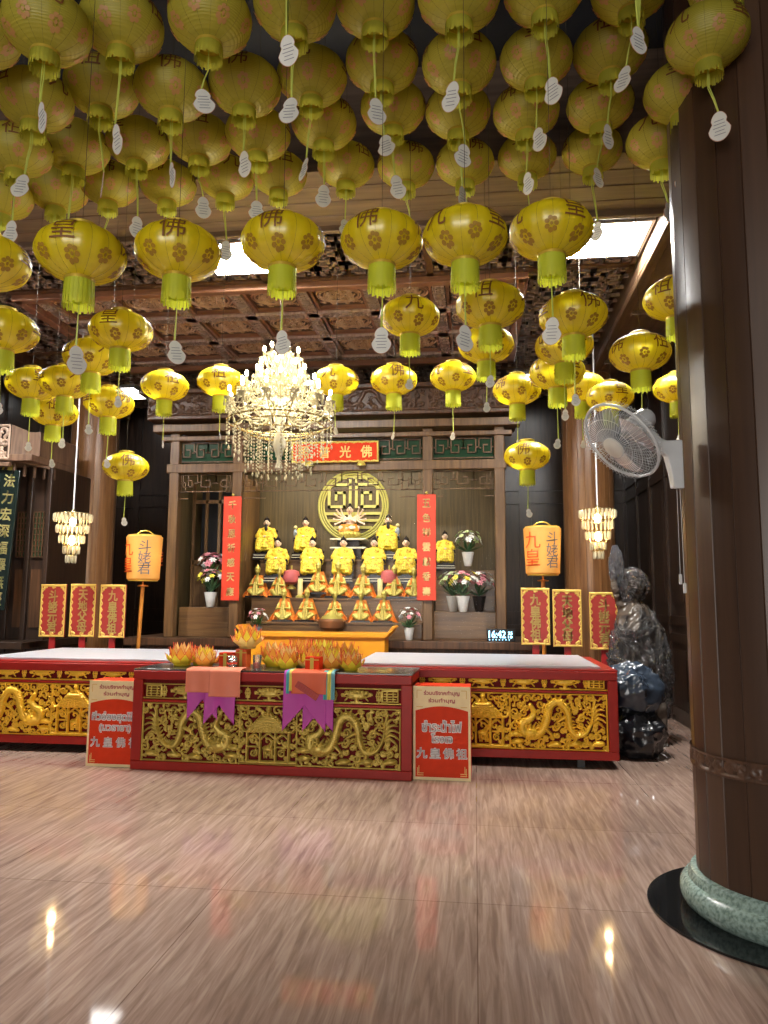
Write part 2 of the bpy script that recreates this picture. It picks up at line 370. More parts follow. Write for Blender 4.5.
# coffered centre
cof = bpy.data.objects.new('ceiling_coffers', None); C.objects.link(cof); cof['kind'] = 'structure'; cof['label'] = 'carved wooden coffers in the middle of the temple ceiling'
NX, NY = 7, 3; px_, py_ = (CX1-CX0)/NX, (CY1-CY0)/NY
rel = Relief(.5, .5, .005)
for k in range(2): rel.line([(.25+(.235-.03*k)*math.cos(q*PI/24)*1.0, .25+(.185-.03*k)*math.sin(q*PI/24)) for q in range(49)], .008, .014)
for q in range(12):
    a = q*PI/6; rel.spiral((.25+.12*math.cos(a), .25+.09*math.sin(a)), .042, a, 1.3, .007, .014, 1 if q % 2 else -1)
for q in range(6):
    a = q*PI/3; rel.spiral((.25+.05*math.cos(a), .25+.04*math.sin(a)), .03, a, 1, .007, .014)
rel.curls(.03, .03, .47, .47, 160, .03, .006, .012)
med = rel.mesh('medallion', wood('medallion timber', (.34, .20, .11), (.52, .36, .24), rough=.28))
rel2 = Relief(.5, .13, .005); rel2.blob((.25, .065), .07, .045, .01)
for k in (-1, 1):
    for j in range(3): rel2.spiral((.25+k*(.1+.06*j), .065), .035, 0, 1.2, .007, .012, k)
rel2.curls(.02, .015, .48, .115, 200, .02, .006, .011)
ribrel = rel2.mesh('rib_carving', fretw)
sunk = MB().box((0, 0, .03), (px_-.1, py_-.1, .02)).mesh('coffer_board', wood('shadow timber', (.05, .02, .012), (.09, .04, .022)))  # shade in the gaps of the carving is put into this dark board
fm = MB()
for s in (-1, 1):
    fm.box((s*(px_/2-.085), 0, 0), (.03, py_-.14, .05)); fm.box((0, s*(py_/2-.085), 0), (px_-.14, .03, .05))
fm = fm.mesh('coffer_frame', W_RED)
face_down = Matrix.Rotation(PI/2, 4, 'X')      # relief faces -Y, turn it to face -Z
for i in range(NX):
    for j in range(NY):
        x, y = CX0+(i+.5)*px_, CY0+(j+.5)*py_
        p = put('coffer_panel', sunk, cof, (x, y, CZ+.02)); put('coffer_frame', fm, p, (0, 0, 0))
        m = put('medallion', med, p, (-.25, .25, .02), (PI/2, 0, 0)); m.location = (-.25, .25, .02)
rib = MB()
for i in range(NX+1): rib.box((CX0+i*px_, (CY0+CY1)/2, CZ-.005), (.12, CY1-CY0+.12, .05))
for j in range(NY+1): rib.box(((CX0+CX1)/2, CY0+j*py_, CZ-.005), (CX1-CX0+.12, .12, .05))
rib.obj('coffer_rib', wood('rib timber', (.42, .30, .25), (.60, .47, .42), rough=.25), cof)  # pale tone puts a whitish sheen into the rib colour
for i in range(NX+1):
    for j in range(NY): put('rib_carving', ribrel, cof, (CX0+i*px_-.065, CY0+(j+.5)*py_-.25, CZ-.032), (PI/2, 0, PI/2))
for j in range(NY+1):
    for i in range(NX): put('rib_carving', ribrel, cof, (CX0+(i+.5)*px_-.25, CY0+j*py_+.065, CZ-.032), (PI/2, 0, 0))
edge = MB()
for y in (CY0-.12, CY1+.1): edge.box(((CX0+CX1)/2, y, CZ-.05), (CX1-CX0+.34, .1, .12))
for x in (CX0-.12, CX1+.12): edge.box((x, (CY0+CY1)/2, CZ-.05), (.1, CY1-CY0+.3, .12))
edge.obj('coffer_border', W_RED, cof, bevel=.01)
# beams
bm = MB(); BY0, BY1, BZ = 4.62, 5.40, 4.2
for k in range(4): y = BY0+(k+.5)*(BY1-BY0)/4; bm.box(((XL+XR)/2, y, BZ+.36), (XR-XL, (BY1-BY0)/4-.008, .72))
bm.box(((XL+XR)/2, BY1-.03, BZ-.02), (XR-XL, .05, .05))
struct(bm.obj('ceiling_beam', W_BEAM, bevel=.006))
b2 = MB(); b2.box((1.9, 8.6, CZ-.05), (.8, 6.0, .3)); b2.box((1.56, 8.6, CZ-.12), (.1, 6.0, .2))
for y in (6.0, 7.6, 9.2, 10.8): b2.box((1.95, y, CZ-.22), (.7, .07, .06))
struct(b2.obj('trim_2', wood('soffit timber', (.07, .04, .022), (.15, .09, .05), stretch=(8, .6, 8)), bevel=.01))
b3 = MB(); b3.box((-5.95, 8.6, CZ-.05), (.6, 6.0, .3)); struct(b3.obj('trim_3', W_PLAIN, bevel=.01))
# flat LED panels
ledm = glow('LED panel', (1, .98, .94), LED); alum = mat('aluminium', (.7, .7, .7), .3, .8)
k = 0
led_lab = ['square white ceiling light behind lanterns, left of the chandelier chain', 'square white ceiling light at right, beside the brown soffit beam', 'square white ceiling light at the far left over the side shrine',
  'small white ceiling light glimpsed behind the top of the chandelier', 'small white ceiling light far back at right, behind the lanterns', 'small white ceiling light far back at left, above the wooden pillar']
for (x, y) in ((-2.11, 6.3), (1.15, 6.3), (-5.3, 6.3), (-2.17, 10.4), (.87, 10.4), (-5.25, 10.5)):
    t = thing('ceiling_light', led_lab[k], 'ceiling light', (x, y, CZ-.05), group='flat ceiling light panels'); k += 1
    MB().box((0, 0, 0), (.6, .6, .02)).obj('light_panel', ledm if y < 8 else glow('dimmer LED panel', (1, .98, .94), 6), t)
    f = MB()
    for s in (-1, 1): f.box((s*.315, 0, .01), (.03, .66, .06)); f.box((0, s*.315, .01), (.6, .03, .06))
    f.box((0, 0, .05), (.5, .5, .06)); f.obj('light_frame', alum, t)

# ---------------------------------------------------------------- pillars
def pillar_mat():
    m = bpy.data.materials.new('plank cladding'); m.use_nodes = True; nt = m.node_tree; N = nt.nodes.new; L = nt.links.new
    b = nt.nodes['Principled BSDF']; b.inputs['Roughness'].default_value = .33
    tc = N('ShaderNodeTexCoord'); sp = N('ShaderNodeSeparateXYZ'); at = N('ShaderNodeMath'); at.operation = 'ARCTAN2'
    L(tc.outputs['Object'], sp.inputs[0]); L(sp.outputs[1], at.inputs[0]); L(sp.outputs[0], at.inputs[1])
    mu = N('ShaderNodeMath'); mu.operation = 'MULTIPLY'; mu.inputs[1].default_value = 24/(2*PI); fl = N('ShaderNodeMath'); fl.operation = 'FLOOR'
    L(at.outputs[0], mu.inputs[0]); L(mu.outputs[0], fl.inputs[0]); wn = N('ShaderNodeTexWhiteNoise'); wn.noise_dimensions = '1D'; L(fl.outputs[0], wn.inputs['W'])
    mp = N('ShaderNodeMapping'); mp.inputs['Scale'].default_value = (22, 22, .8); n = N('ShaderNodeTexNoise'); n.inputs['Scale'].default_value = 1.6; n.inputs['Detail'].default_value = 5
    L(tc.outputs['Object'], mp.inputs[0]); L(mp.outputs[0], n.inputs['Vector'])
    ad = N('ShaderNodeMath'); ad.operation = 'MULTIPLY_ADD'; ad.inputs[1].default_value = .55; L(wn.outputs['Value'], ad.inputs[0])
    sc = N('ShaderNodeMath'); sc.operation = 'MULTIPLY'; sc.inputs[1].default_value = .5; L(n.outputs['Fac'], sc.inputs[0]); L(sc.outputs[0], ad.inputs[2])
    cr = N('ShaderNodeValToRGB'); cr.color_ramp.elements[0].color = (.032, .016, .010, 1); cr.color_ramp.elements[1].color = (.085, .043, .024, 1); cr.color_ramp.elements[0].position = .2; cr.color_ramp.elements[1].position = .85
    L(ad.outputs[0], cr.inputs[0]); L(cr.outputs[0], b.inputs['Base Color'])
    return m
PLK = pillar_mat()
def pillar_bm(r, h):
    mb = MB(); n = 24; vs = []; fs = []
    prof = []
    for i in range(n):
        for q in (0.03, .5, .97): a = 2*PI*(i+q)/n; prof.append((r*math.cos(a), r*math.sin(a)))
        a = 2*PI*(i+1)/n; prof.append(((r-.004)*math.cos(a), (r-.004)*math.sin(a)))
    K = len(prof)
    for z in (0, h): vs += [(x, y, z) for x, y in prof]
    fs = [(i, (i+1) % K, K+(i+1) % K, K+i) for i in range(K)]
    return mb.add(vs, fs)
PX, PYc = 1.40, 3.66
t = thing('round_pillar', 'large near wooden plank pillar with pale green stone foot ring', 'pillar', (PX, PYc, 0))
o = pillar_bm(.41, 4.75).obj('pillar_shaft', PLK, t, (0, 0, .13), sharp=20)
jade = mat('jade marble', (.22, .30, .27), .25)
nt = jade.node_tree; nn = [n for n in nt.nodes if n.type == 'TEX_NOISE'][0]; nn.inputs['Scale'].default_value = 60; nn.inputs['Detail'].default_value = 6
rp = [n for n in nt.nodes if n.type == 'VALTORGB'][0]; rp.color_ramp.elements[0].color = (.6, .64, .62, 1); rp.color_ramp.elements[0].position = .35; rp.color_ramp.elements[1].position = .6; rp.color_ramp.elements[1].color = (1.3, 1.3, 1.3, 1)
MB().lathe([(.40, 0), (.45, 0), (.475, .02), (.487, .05), (.483, .085), (.465, .11), (.45, .115), (.447, .13), (.437, .15), (.42, .155), (.40, .155)], 72).obj('stone_base', jade, t, (0, 0, .011))
MB().lathe([(.63, 0), (.63, .01), (0.01, .01)], 96).obj('floor_inlay', mat('black granite', (.01, .011, .012), .08), t, (0, 0, .001))
rb = Relief(2*PI*.415, .09, .007)
for x in np.arange(.03, rb.w-.02, .06): rb.spiral((x, .045), .028, x*9, 1.2, .008, .009, 1 if int(x*50) % 2 else -1)
rb.line([(0, .008), (rb.w, .008)], .008, .01); rb.line([(0, .082), (rb.w, .082)], .008, .01)
me = rb.mesh('carved_band', W_DARK)
for v in me.vertices: a = v.co.x/.415; rr = .411-v.co.y; v.co = (rr*math.cos(a), -rr*math.sin(a), v.co.z)
me.flip_normals() if hasattr(me, 'flip_normals') else None
me.materials[0] = wood('band timber', (.06, .03, .018), (.12, .06, .035)); put('carved_band', me, t, (0, 0, .62))
for (px, lab) in ((87, 'round wooden pillar at the back left behind the crystal pendant'), (591, 'round wooden pillar at the back right behind the crystal pendant')):
    p = PY(px, 600, 9.9)
    t = thing('wooden_pillar', lab, 'pillar', (p.x, 9.9, 0), group='round wooden pillars beside the altar')
    pillar_bm(.32, 4.36).obj('pillar_shaft', wood('orange timber', (.14, .06, .022), (.27, .13, .05), stretch=(9, 9, .5), rough=.3), t, (0, 0, .02), sharp=20)
    MB().lathe([(.32, 0), (.38, 0), (.39, .05), (.36, .1), (.32, .11)], 40).obj('stone_base', jade, t)
# ---------------------------------------------------------------- carved offering tables
TW = 2.2
def dragon(rl, x0, y0, w, h, flip=1):
    X = lambda u: x0+w*(u if flip > 0 else 1-u)
    Y = lambda v: y0+h*v
    path = [(.15, .74), (.17, .5), (.24, .3), (.34, .27), (.40, .45), (.42, .68), (.50, .85), (.59, .78), (.63, .55), (.68, .34), (.77, .24), (.87, .30), (.885, .46), (.81, .53), (.765, .64), (.80, .78)]
    pts = catmull([(X(u), Y(v)) for u, v in path], 7); n = len(pts)
    rad = [h*.012+h*.058*min(1, i/(n*.35)) for i in range(n)]; rad = [r if i < n*.8 else r*(1-.5*(i-n*.8)/(n*.2)) for i, r in enumerate(rad)]
    for i in range(4, n-14, 2):           # spines
        a, b = Vector(pts[i]), Vector(pts[i+1]); t = (b-a).normalized(); nrm = Vector((-t.y, t.x))*(1 if flip > 0 else -1)
        c = a+nrm*rad[i]*.7; d = a+nrm*(rad[i]+h*.055)-t*h*.02; rl.line([tuple(c), tuple(d)], [h*.018, h*.004], h*.03)
    rl.line(pts, rad, h*.085)
    for i in range(2, n-8, 1):            # belly scales
        a = Vector(pts[i]); t = (Vector(pts[i+1])-a).normalized(); nn = Vector((-t.y, t.x)); rl.line([tuple(a-nn*rad[i]*.75), tuple(a+nn*rad[i]*.75)], [h*.008]*2, h*.097)
    for k in range(6):                    # flame tail
        a = PI*.5+.18+k*.33; r = h*(.30-.02*k); c = (X(.15), Y(.72-.05*k)); s = flip
        q = [c]+[(c[0]-s*r*math.sin(a-PI/2)*t*1.0, c[1]+r*math.cos(a-PI/2)*t*.75+h*.05*math.sin(t*4)) for t in (.35, .7, 1)]
        rl.line(q, [h*.022, h*.022, h*.015, h*.004], h*.045)
    hx, hy = X(.80), Y(.30)               # head
    rl.blob((hx, hy), h*.15, h*.11, h*.12); rl.blob((hx-flip*h*.12, hy-h*.03), h*.09, h*.05, h*.1); rl.blob((hx+flip*h*.02, hy+h*.06), h*.04, h*.035, h*.15)
    for k in range(7):
        a = R(-30+k*28); c = (hx+flip*h*.12*math.cos(a), hy+h*.1*math.sin(a)); rl.line([c, (c[0]+flip*h*.1*math.cos(a+.3), c[1]+h*.1*math.sin(a+.3))], [h*.02, h*.005], h*.07)
    for s in (-1, 1): rl.line([(hx, hy+h*.08), (hx+flip*h*(.08+.05*s), hy+h*.2)], [h*.018, h*.006], h*.1)
    for u, v in ((.33, .12), (.55, .10), (.93, .14), (.95, .27), (.1, .13)): rl.blob((X(u), Y(v)), h*.105, h*.052, h*.08); rl.blob((X(u)+flip*h*.08, Y(v-.02)), h*.06, h*.035, h*.07)
    for (u, v, u2, v2) in ((.3, .3, .36, .12), (.42, .6, .52, .5), (.66, .4, .58, .26), (.88, .4, .96, .5)):
        rl.line([(X(u), Y(v)), (X(u2), Y(v2))], [h*.035, h*.02], h*.06)
        for k in (-1, 0, 1): rl.line([(X(u2), Y(v2)), (X(u2)+h*.05*k, Y(v2)-h*.05)], [h*.014, h*.004], h*.06)
    rl.spiral((X(.52), Y(.58)), h*.07, 0, 1.2, h*.016, h*.05)
def pavilion(rl, x0, y0, w, h):
    cx = x0+w/2; Y = lambda v: y0+h*v
    for k in range(6): rl.line([(cx-w*(.40-.055*k), Y(.56+.045*k)), (cx+w*(.40-.055*k), Y(.56+.045*k))], [h*.03]*2, h*.06+.004*k)
    for k in range(-5, 6): rl.line([(cx+k*w*.028, Y(.82)), (cx+k*w*.075, Y(.56))], [h*.008, h*.012], h*.09)
    for s in (-1, 1):
        rl.line(catmull([(cx+s*w*.05, Y(.86)), (cx+s*w*.2, Y(.66)), (cx+s*w*.42, Y(.56)), (cx+s*w*.49, Y(.63))], 5), h*.018, h*.08)
        rl.spiral((cx+s*w*.28, Y(.86)), h*.07, 0, 1.4, h*.014, h*.05, s); rl.spiral((cx+s*w*.42, Y(.8)), h*.06, 2, 1.3, h*.014, h*.05, -s)
        for q in (.14, .38): rl.line([(cx+s*w*q, Y(.06)), (cx+s*w*q, Y(.53))], [h*.022]*2, h*.07)
        rl.line(catmull([(cx+s*w*.14, Y(.42)), (cx+s*w*.26, Y(.51)), (cx+s*w*.38, Y(.42))], 5), h*.014, h*.05)
        rl.line([(cx+s*w*.14, Y(.3)), (cx+s*w*.38, Y(.3))], [h*.014]*2, h*.05)
        rl.spiral((cx+s*w*.26, Y(.2)), h*.07, 1, 1.4, h*.014, h*.05, s)
    rl.line(catmull([(cx-w*.14, Y(.42)), (cx, Y(.52)), (cx+w*.14, Y(.42))], 6), h*.014, h*.05)
    rl.blob((cx, Y(.93)), h*.045, h*.05, h*.08); rl.line([(cx, Y(.84)), (cx, Y(.99))], [h*.03, h*.006], h*.07)
    rl.blob((cx, Y(.27)), w*.10, h*.05, h*.07); rl.line([(cx+w*.06, Y(.3)), (cx+w*.1, Y(.4))], [h*.03, h*.02], h*.07)
    for q in (-.07, -.03, .04, .08): rl.line([(cx+w*q, Y(.25)), (cx+w*(q+.01), Y(.12))], [h*.016, h*.01], h*.05)
    rl.line([(x0, Y(.05)), (x0+w, Y(.05))], [h*.03]*2, h*.06)
def pot(rl, cx, cy, s, k=1.75):
    rl.blob((cx, cy-s*.04), s*.34*k, s*.19, s*.16); rl.line([(cx-s*.36*k, cy+s*.1), (cx+s*.36*k, cy+s*.1)], [s*.035]*2, s*.17)
    rl.line([(cx, cy-s*.15), (cx, cy-s*.36)], [s*.08, s*.13], s*.12); rl.line([(cx-s*.2*k, cy-s*.4), (cx+s*.2*k, cy-s*.4)], [s*.035]*2, s*.1)
    for q in (-.45, -.27, -.09, .09, .27, .45): rl.blob((cx+q*s*.8*k, cy+s*(.27-.2*abs(q))), s*.085*k, s*.12, s*.14)
    for q in (-.3, -.1, .1, .3): rl.line([(cx+q*s*k, cy-s*.1), (cx+q*s*k*.8, cy+s*.05)], [s*.02]*2, s*.2)
    for d in (-1, 1): rl.spiral((cx+d*s*.5*k, cy+s*.05), s*.13, 0, 1.2, s*.035, s*.1, d); rl.line([(cx+d*s*.42*k, cy-s*.3), (cx+d*s*.3*k, cy-s*.1), (cx+d*s*.48*k, cy)], s*.03, s*.08)
def totem(rl, cx, cy, s):
    rl.line([(cx, cy-s*.42), (cx, cy+s*.42)], [s*.05]*2, s*.08)
    for v in (-.3, 0, .3): rl.line([(cx-s*.13, cy+v*s), (cx+s*.13, cy+v*s)], [s*.04]*2, s*.1)
    for d in (-1, 1): rl.line([(cx+d*s*.1, cy-s*.25), (cx+d*s*.18, cy+s*.02), (cx+d*s*.1, cy+s*.3)], s*.03, s*.08)
def keybox(rl, cx, cy, s):
    for a, b, c, d in ((-.5, -.35, .5, -.35), (-.5, .35, .5, .35), (-.5, -.35, -.5, .35), (.5, -.35, .5, .35), (-.5, 0, .5, 0), (-.2, -.35, -.2, .35), (.2, -.35, .2, .35), (-.35, .17, .35, .17), (-.35, -.17, .35, -.17)):
        rl.line([(cx+a*s, cy+b*s), (cx+c*s, cy+d*s)], [s*.04]*2, s*.07, 1)
random.seed(3)
PW, PH, BH = TW-.16, .46, .125
rl = Relief(PW, PH, .0042)
dw = PW*.385
dragon(rl, .0, .0, dw, PH, 1); dragon(rl, PW-dw, 0, dw, PH, -1); pavilion(rl, dw+.02, 0, PW-2*dw-.04, PH)
rl.curls(.02, .02, PW-.02, PH-.02, 2600, .034, .0075, .018)
rl.curls(.02, .02, PW-.02, PH-.02, 1500, .018, .006, .014)
for y in (.006, PH-.008): rl.line([(0, y), (PW, y)], [.006]*2, .016)
for x in (.006, PW-.008, dw+.01, PW-dw-.01): rl.line([(x, 0), (x, PH)], [.006]*2, .02)
carve = {n: rl.mesh('dragon_carving', m) for n, m in (('old', GOLDOLD), ('new', GOLDNEW))}
rb = Relief(PW, BH, .004); nC = 5
kw = .17
for cx in (kw/2, PW-kw/2): keybox(rb, cx, BH*.5, BH*.95)
for i in range(nC+1):
    x = kw+i*(PW-2*kw)/nC; totem(rb, x, BH/2, BH*.85)
    if i < nC: pot(rb, x+(PW-2*kw)/nC/2, BH/2, BH*.95)
for y in (.006, BH-.006): rb.line([(0, y), (PW, y)], [.005]*2, .014)
carveb = {n: rb.mesh('vase_frieze', m) for n, m in (('old', GOLDOLD), ('new', GOLDNEW))}
def carved_table(label, loc, rz, depth, kind, top):
    t = thing('altar_table', label, 'carved table', loc, rz, None)
    H = .78; z0 = .0 if kind == 'old' else .07
    b = MB(); b.box((0, depth/2, (H+z0)/2), (TW-.03, depth-.04, H-z0-.02)); b.obj('table_body', LACQD, t, bevel=.004)
    f = MB(); m = .08
    f.box((0, 0, H-.035), (TW, .05, .07)); f.box((0, 0, z0+.035), (TW, .05, .07))
    for s in (-1, 1): f.box((s*(TW/2-m/2), 0, (H+z0)/2), (m, .05, H-z0-.14))
    f.box((0, .004, z0+.07+PH+.012), (TW-2*m, .045, .022))
    f.obj('front_frame', LACQ, t, bevel=.006)
    for s in (-1, 1):
        for z in (H-.03, z0+.03): MB().box((s*(TW/2-.01), depth/2, z), (.02, depth-.05, .06)).obj('side_rail', LACQ, t)
    put('dragon_carving', carve[kind], t, (-PW/2, .0, z0+.07)); put('vase_frieze', carveb[kind], t, (-PW/2, .0, z0+.07+PH+.026))
    MB().box((0, depth/2, H+.008), (TW+.01, depth+.02, .016)).obj('table_top', top, t, bevel=.004)
    if z0:
        for sx in (-1, 1):
            for sy in (.06, depth-.1): MB().box((sx*(TW/2-.3), sy, z0/2), (.06, .06, z0)).obj('foot', BLACK, t)
    return t
A, B = PZ(131, 768.5, 0), PZ(412, 780.5, 0); ctr = (A+B)/2; ang = math.atan2(B.y-A.y, B.x-A.x); print('front table', A, B, (B-A).length, math.degrees(ang))
steel = mat('dark polished table top', (.13, .12, .11), .15, .6)
FT = carved_table('red lacquer table with old gold dragon carving, in front centre, draped with cloths', (ctr.x, ctr.y, 0), ang, .56, 'old', steel); FT.scale = (1.035, 1, 1)
FTM = Matrix.Translation((ctr.x, ctr.y, 0)) @ Matrix.Rotation(ang, 4, 'Z')
for (x, lab) in ((.06, 'red table with bright gold dragon carving at right, beside the garbage bags'), (-3.56, 'red table with bright gold dragon carving at far left, before the side shrine')):
    carved_table(lab, (x, 6.5, 0), 0, 1.5, 'new', LACQ)
for x, lab in ((.0, 'plain white board lying on the right gold carved table'), (-3.5, 'plain white board lying on the left gold carved table')):
    o = MB().box((0, 0, 0), (2.08, 1.36, .02)).obj('table_board', WHITE, loc=(x, 7.25, .807), bevel=.004); tag(o, lab, 'board', 'white boards on the side tables')
# ---------------------------------------------------------------- donation boxes with thai and chinese lettering
CREAM = mat('cream paint', (.98, .80, .45), .5); RED = mat('vivid red', (.74, .05, .012), .55, Specular_IOR_Level=.15); INKW = mat('white lettering', (1, 1, 1), .5); PINK = mat('pink lettering', (.62, .17, .16), .5); GREY = mat('grey ink', (.62, .5, .52), .5)
def sign(lab, p0, p1, ang, h, l1, l2, grp):
    Wd = (p1-p0).length; c = (p0+p1)/2
    t = thing('donation_box', lab, 'donation box', (c.x, c.y, 0), ang, grp)
    MB().box((0, .13, h/2), (Wd, .25, h)).obj('box_body', RED, t, bevel=.004)
    MB().box((0, 0, h/2), (Wd, .008, h)).obj('front_board', CREAM, t)
    k = 14; top = h*.765
    pts = [(-Wd/2+.018, .022), (Wd/2-.018, .022)]+[(Wd/2-.018-(Wd-.036)*i/k, top-.02+.035*math.sin(PI*(i/k))) for i in range(k+1)]
    MB().prism(pts, -.006, -.0045).obj('red_field', RED, t)
    m = MB()
    for s in (-1, 1):
        for dz, q in ((.035, 0), (.05, 1)): m.box((s*(Wd/2-.035-.01*q), -.007, dz+.03), (.006, .002, .05)); m.box((s*(Wd/2-.055), -.007, dz), (.05, .002, .006))
        m.box((s*(Wd/2-.03), -.007, h-.06), (.005, .002, .06)); m.box((s*(Wd/2-.05), -.007, h-.03), (.04, .002, .005)); m.box((s*(Wd/2-.05), -.007, h-.155), (.05, .002, .005))
    m.obj('corner_ornament', mat('gold print', (.8, .5, .15), .4), t)
    m = MB(); letter(m, 'ร่วมบริจาคทำบุญ', 0, h*.925, .042, -.0062, width=Wd*.62, bold=.0015); letter(m, 'ร่วมทำบุญ', 0, h*.845, .04, -.0062, width=Wd*.46, bold=.0015); m.obj('heading_text', PINK, t)
    for mt_, bd, y, nm in ((INKW, .0052, -.0066, 'text_outline'), (GREY, .0002, -.0078, 'text')):
        m = MB(); letter(m, l1, 0, h*.574, .085, y, width=Wd*.68 if len(l1) < 11 else Wd*.84, bold=bd); letter(m, l2, 0, h*.445, .066, y, width=Wd*(.36 if len(l2) < 6 else .56), bold=bd)
        for i, ch in enumerate('九皇佛祖'): letter(m, ch, (-.345+.23*i)*Wd, h*.284, .075, y, width=.078, bold=bd*.7)
        m.obj(nm, mt_, t)
    return t
a, b = PZ(413, 779.5, 0), PZ(471, 781, 0); sign('red and cream donation box right of the front table, two short lines of Thai text', a, b, ang*.6, .70, 'ชำระน้ำไฟ', 'โรงเจ', 'donation boxes')
a, b = PZ(85, 766, 0), PZ(142, 767.5, 0); sign('red and cream donation box left of the front table, with bracketed Thai word', a, b, ang*.6, .685, 'กิ่วอ๋องฮุดโจ้ว', '(นวราชา)', 'donation boxes')
# ---------------------------------------------------------------- red placards on posts
plr = Relief(.30, .60, .004)
for s in (0, 1):
    x = .018 if s == 0 else .282
    plr.line([(x+.010*math.sin(z*85)*(1 if s == 0 else -1), z) for z in np.arange(.05, .55, .008)], .0045, .006)
for z in (.012, .588): plr.line([(.01, z), (.29, z)], [.012]*2, .006, 1)
for x in (.008, .292): plr.line([(x, .01), (x, .59)], [.006]*2, .005, 1)
for cx in (.05, .15, .25):
    for cz in (.035, .565): plr.spiral((cx, cz), .02, 0, 1.2, .006, .006)
for cx in (.035, .265):
    for cz in (.055, .545): plr.blob((cx, cz), .012, .014, .006)
plm = plr.mesh('gold_border', mat('placard gold', (.72, .48, .10), .4, .3)); PLG = MT['placard gold']
PLR = mat('placard red', (.33, .028, .02), .45)
plate = MB().box((0, .012, .30), (.30, .022, .60)).mesh('placard_board', PLR)
post = MB().box((0, .03, -.30), (.07, .02, .62)); post.box((0, .03, -.6), (.2, .12, .03)); post.box((0, .034, .2), (.05, .02, .4))
postm = post.mesh('placard_post', mat('post red', (.38, .02, .02), .4)); txm = {}
for wd in ('九皇佛祖', '天地父母', '斗姥元君'):
    m = MB(); column(m, wd, 0, .535, .115, .122, -.001, bold=.0035); txm[wd] = m.mesh('placard_text', mat('dull gold lettering', (.50, .35, .10), .45, .3))
for (px, py, wd, lab) in ((51, 637, '斗姥元君', 'red placard with gold characters, left group, nearest the side shrine'), (81, 637, '天地父母', 'red placard with gold characters, middle of the left group'), (111, 638, '九皇佛祖', 'red placard with gold characters, left group, beside the paper lantern'),
        (536, 645, '九皇佛祖', 'red placard with gold characters, right group, nearest the clock'), (568, 647, '天地父母', 'red placard with gold characters, middle of the right group'), (605, 650, '斗姥元君', 'red placard with gold characters, right group, beside the wrapped statue')):
    p = PY(px, py, 8.15); t = thing('placard', lab, 'placard', (p.x, 8.15, p.z), R(2), 'red placards standing behind the side tables')
    s = 1.0; t.scale = (s, 1, s)
    put('placard_board', plate, t); put('gold_border', plm, t, (-.15, .0005, 0)); put('placard_text', txm[wd], t); o = put('placard_post', postm, t)
    # feet reach the floor
    o.scale = (1, 1, (p.z/s)/.615)
# ---------------------------------------------------------------- altar housing
AX0, AX1 = PY(165, 600, 9.4).x, PY(506, 600, 9.4).x; AY = 9.4; ACX = (AX0+AX1)/2
def az(py, px=335, Y=AY): return PY(px, py, Y).z
ZL = az(639); print('altar x', AX0, AX1, 'ledge z', ZL, 'top', az(392))
ledge = MB(); LW = AX1-AX0
ledge.box((ACX, AY+.55, ZL-.05), (LW+.9, 1.5, .1)); ledge.box((ACX, AY+.6, ZL-.14), (LW+.8, 1.35, .08)); ledge.box((ACX, AY+.65, (ZL-.18)/2), (LW+.7, 1.2, ZL-.18))
for i in range(10): ledge.box((ACX-LW/2-.2+(LW+.4)*i/9, AY+.03, (ZL-.18)/2), (.06, .03, ZL-.2))
altar = thing('altar_housing', 'tall carved timber altar shrine with glass bays and fret lattice', 'altar', (0, 0, 0))
ledge.obj('altar_base', W_PLAIN, altar, bevel=.01)
posts = [(171, .13), (235, .125), (428, .13), (501, .13)]; pxs = [PY(a, 600, AY).x for a, _ in posts]
ZT = az(431)
for x in pxs: MB().box((x, AY, (ZL+ZT)/2), (.13, .13, ZT-ZL)).obj('altar_post', W_GOLD, altar, bevel=.012)
m = MB(); m.box((ACX, AY-.02, az(467)), (LW+.05, .1, .12)); m.box((ACX, AY-.03, az(437)), (LW+.2, .12, .06)); m.box((ACX, AY-.04, az(427)), (LW+.4, .2, .1)); m.obj('altar_beam', W_GOLD, altar, bevel=.008)
m = MB(); m.box((ACX, AY-.1, az(418)), (LW+.5, .26, .05)); m.box((ACX, AY+.1, az(393)), (LW+.7, .8, .06)); m.box((ACX, AY+.62, az(405)), (LW+.4, 1.1, .3)); m.obj('altar_cornice', W_PLAIN, altar, bevel=.01)
m = MB(); m.box((ACX, AY+1.25, (ZL+ZT)/2), (LW, .04, ZT-ZL+.2))
for s in (AX0+.03, AX1-.03): m.box((s, AY+.65, (ZL+ZT)/2), (.05, 1.2, ZT-ZL))
m.obj('altar_back_board', wood('olive brown board', (.065, .045, .018), (.14, .095, .038), stretch=(14, 14, .5), rough=.5), altar)
# carved canopy boards
random.seed(12); ch = az(394)-az(418)
for i, (x0, x1) in enumerate(((AX0-.25, pxs[1]), (pxs[1], pxs[2]), (pxs[2], AX1+.25))):
    wd = x1-x0-.04; r = Relief(wd, ch, .008)
    if wd > 1.6:
        dragon(r, wd*.08, 0, wd*.4, ch, 1); dragon(r, wd*.52, 0, wd*.4, ch, -1); r.blob((wd/2, ch/2), .06, .06, .04)
    r.curls(.02, .02, wd-.02, ch-.02, 600, .05, .012, .03); r.line([(0, .015), (wd, .015)], [.015]*2, .03)
    r.line([(wd*q, ch-.02+.012*math.cos(q*wd*26)) for q in np.linspace(0, 1, 60)], .014, .03)
    put('canopy_carving', r.mesh('canopy_carving', W_PLAIN), altar, (x0+.02, AY-.22, az(418)+.02))
    MB().box(((x0+x1)/2, AY-.2, az(406)), (x1-x0, .03, ch)).obj('canopy_board', W_PLAIN, altar)
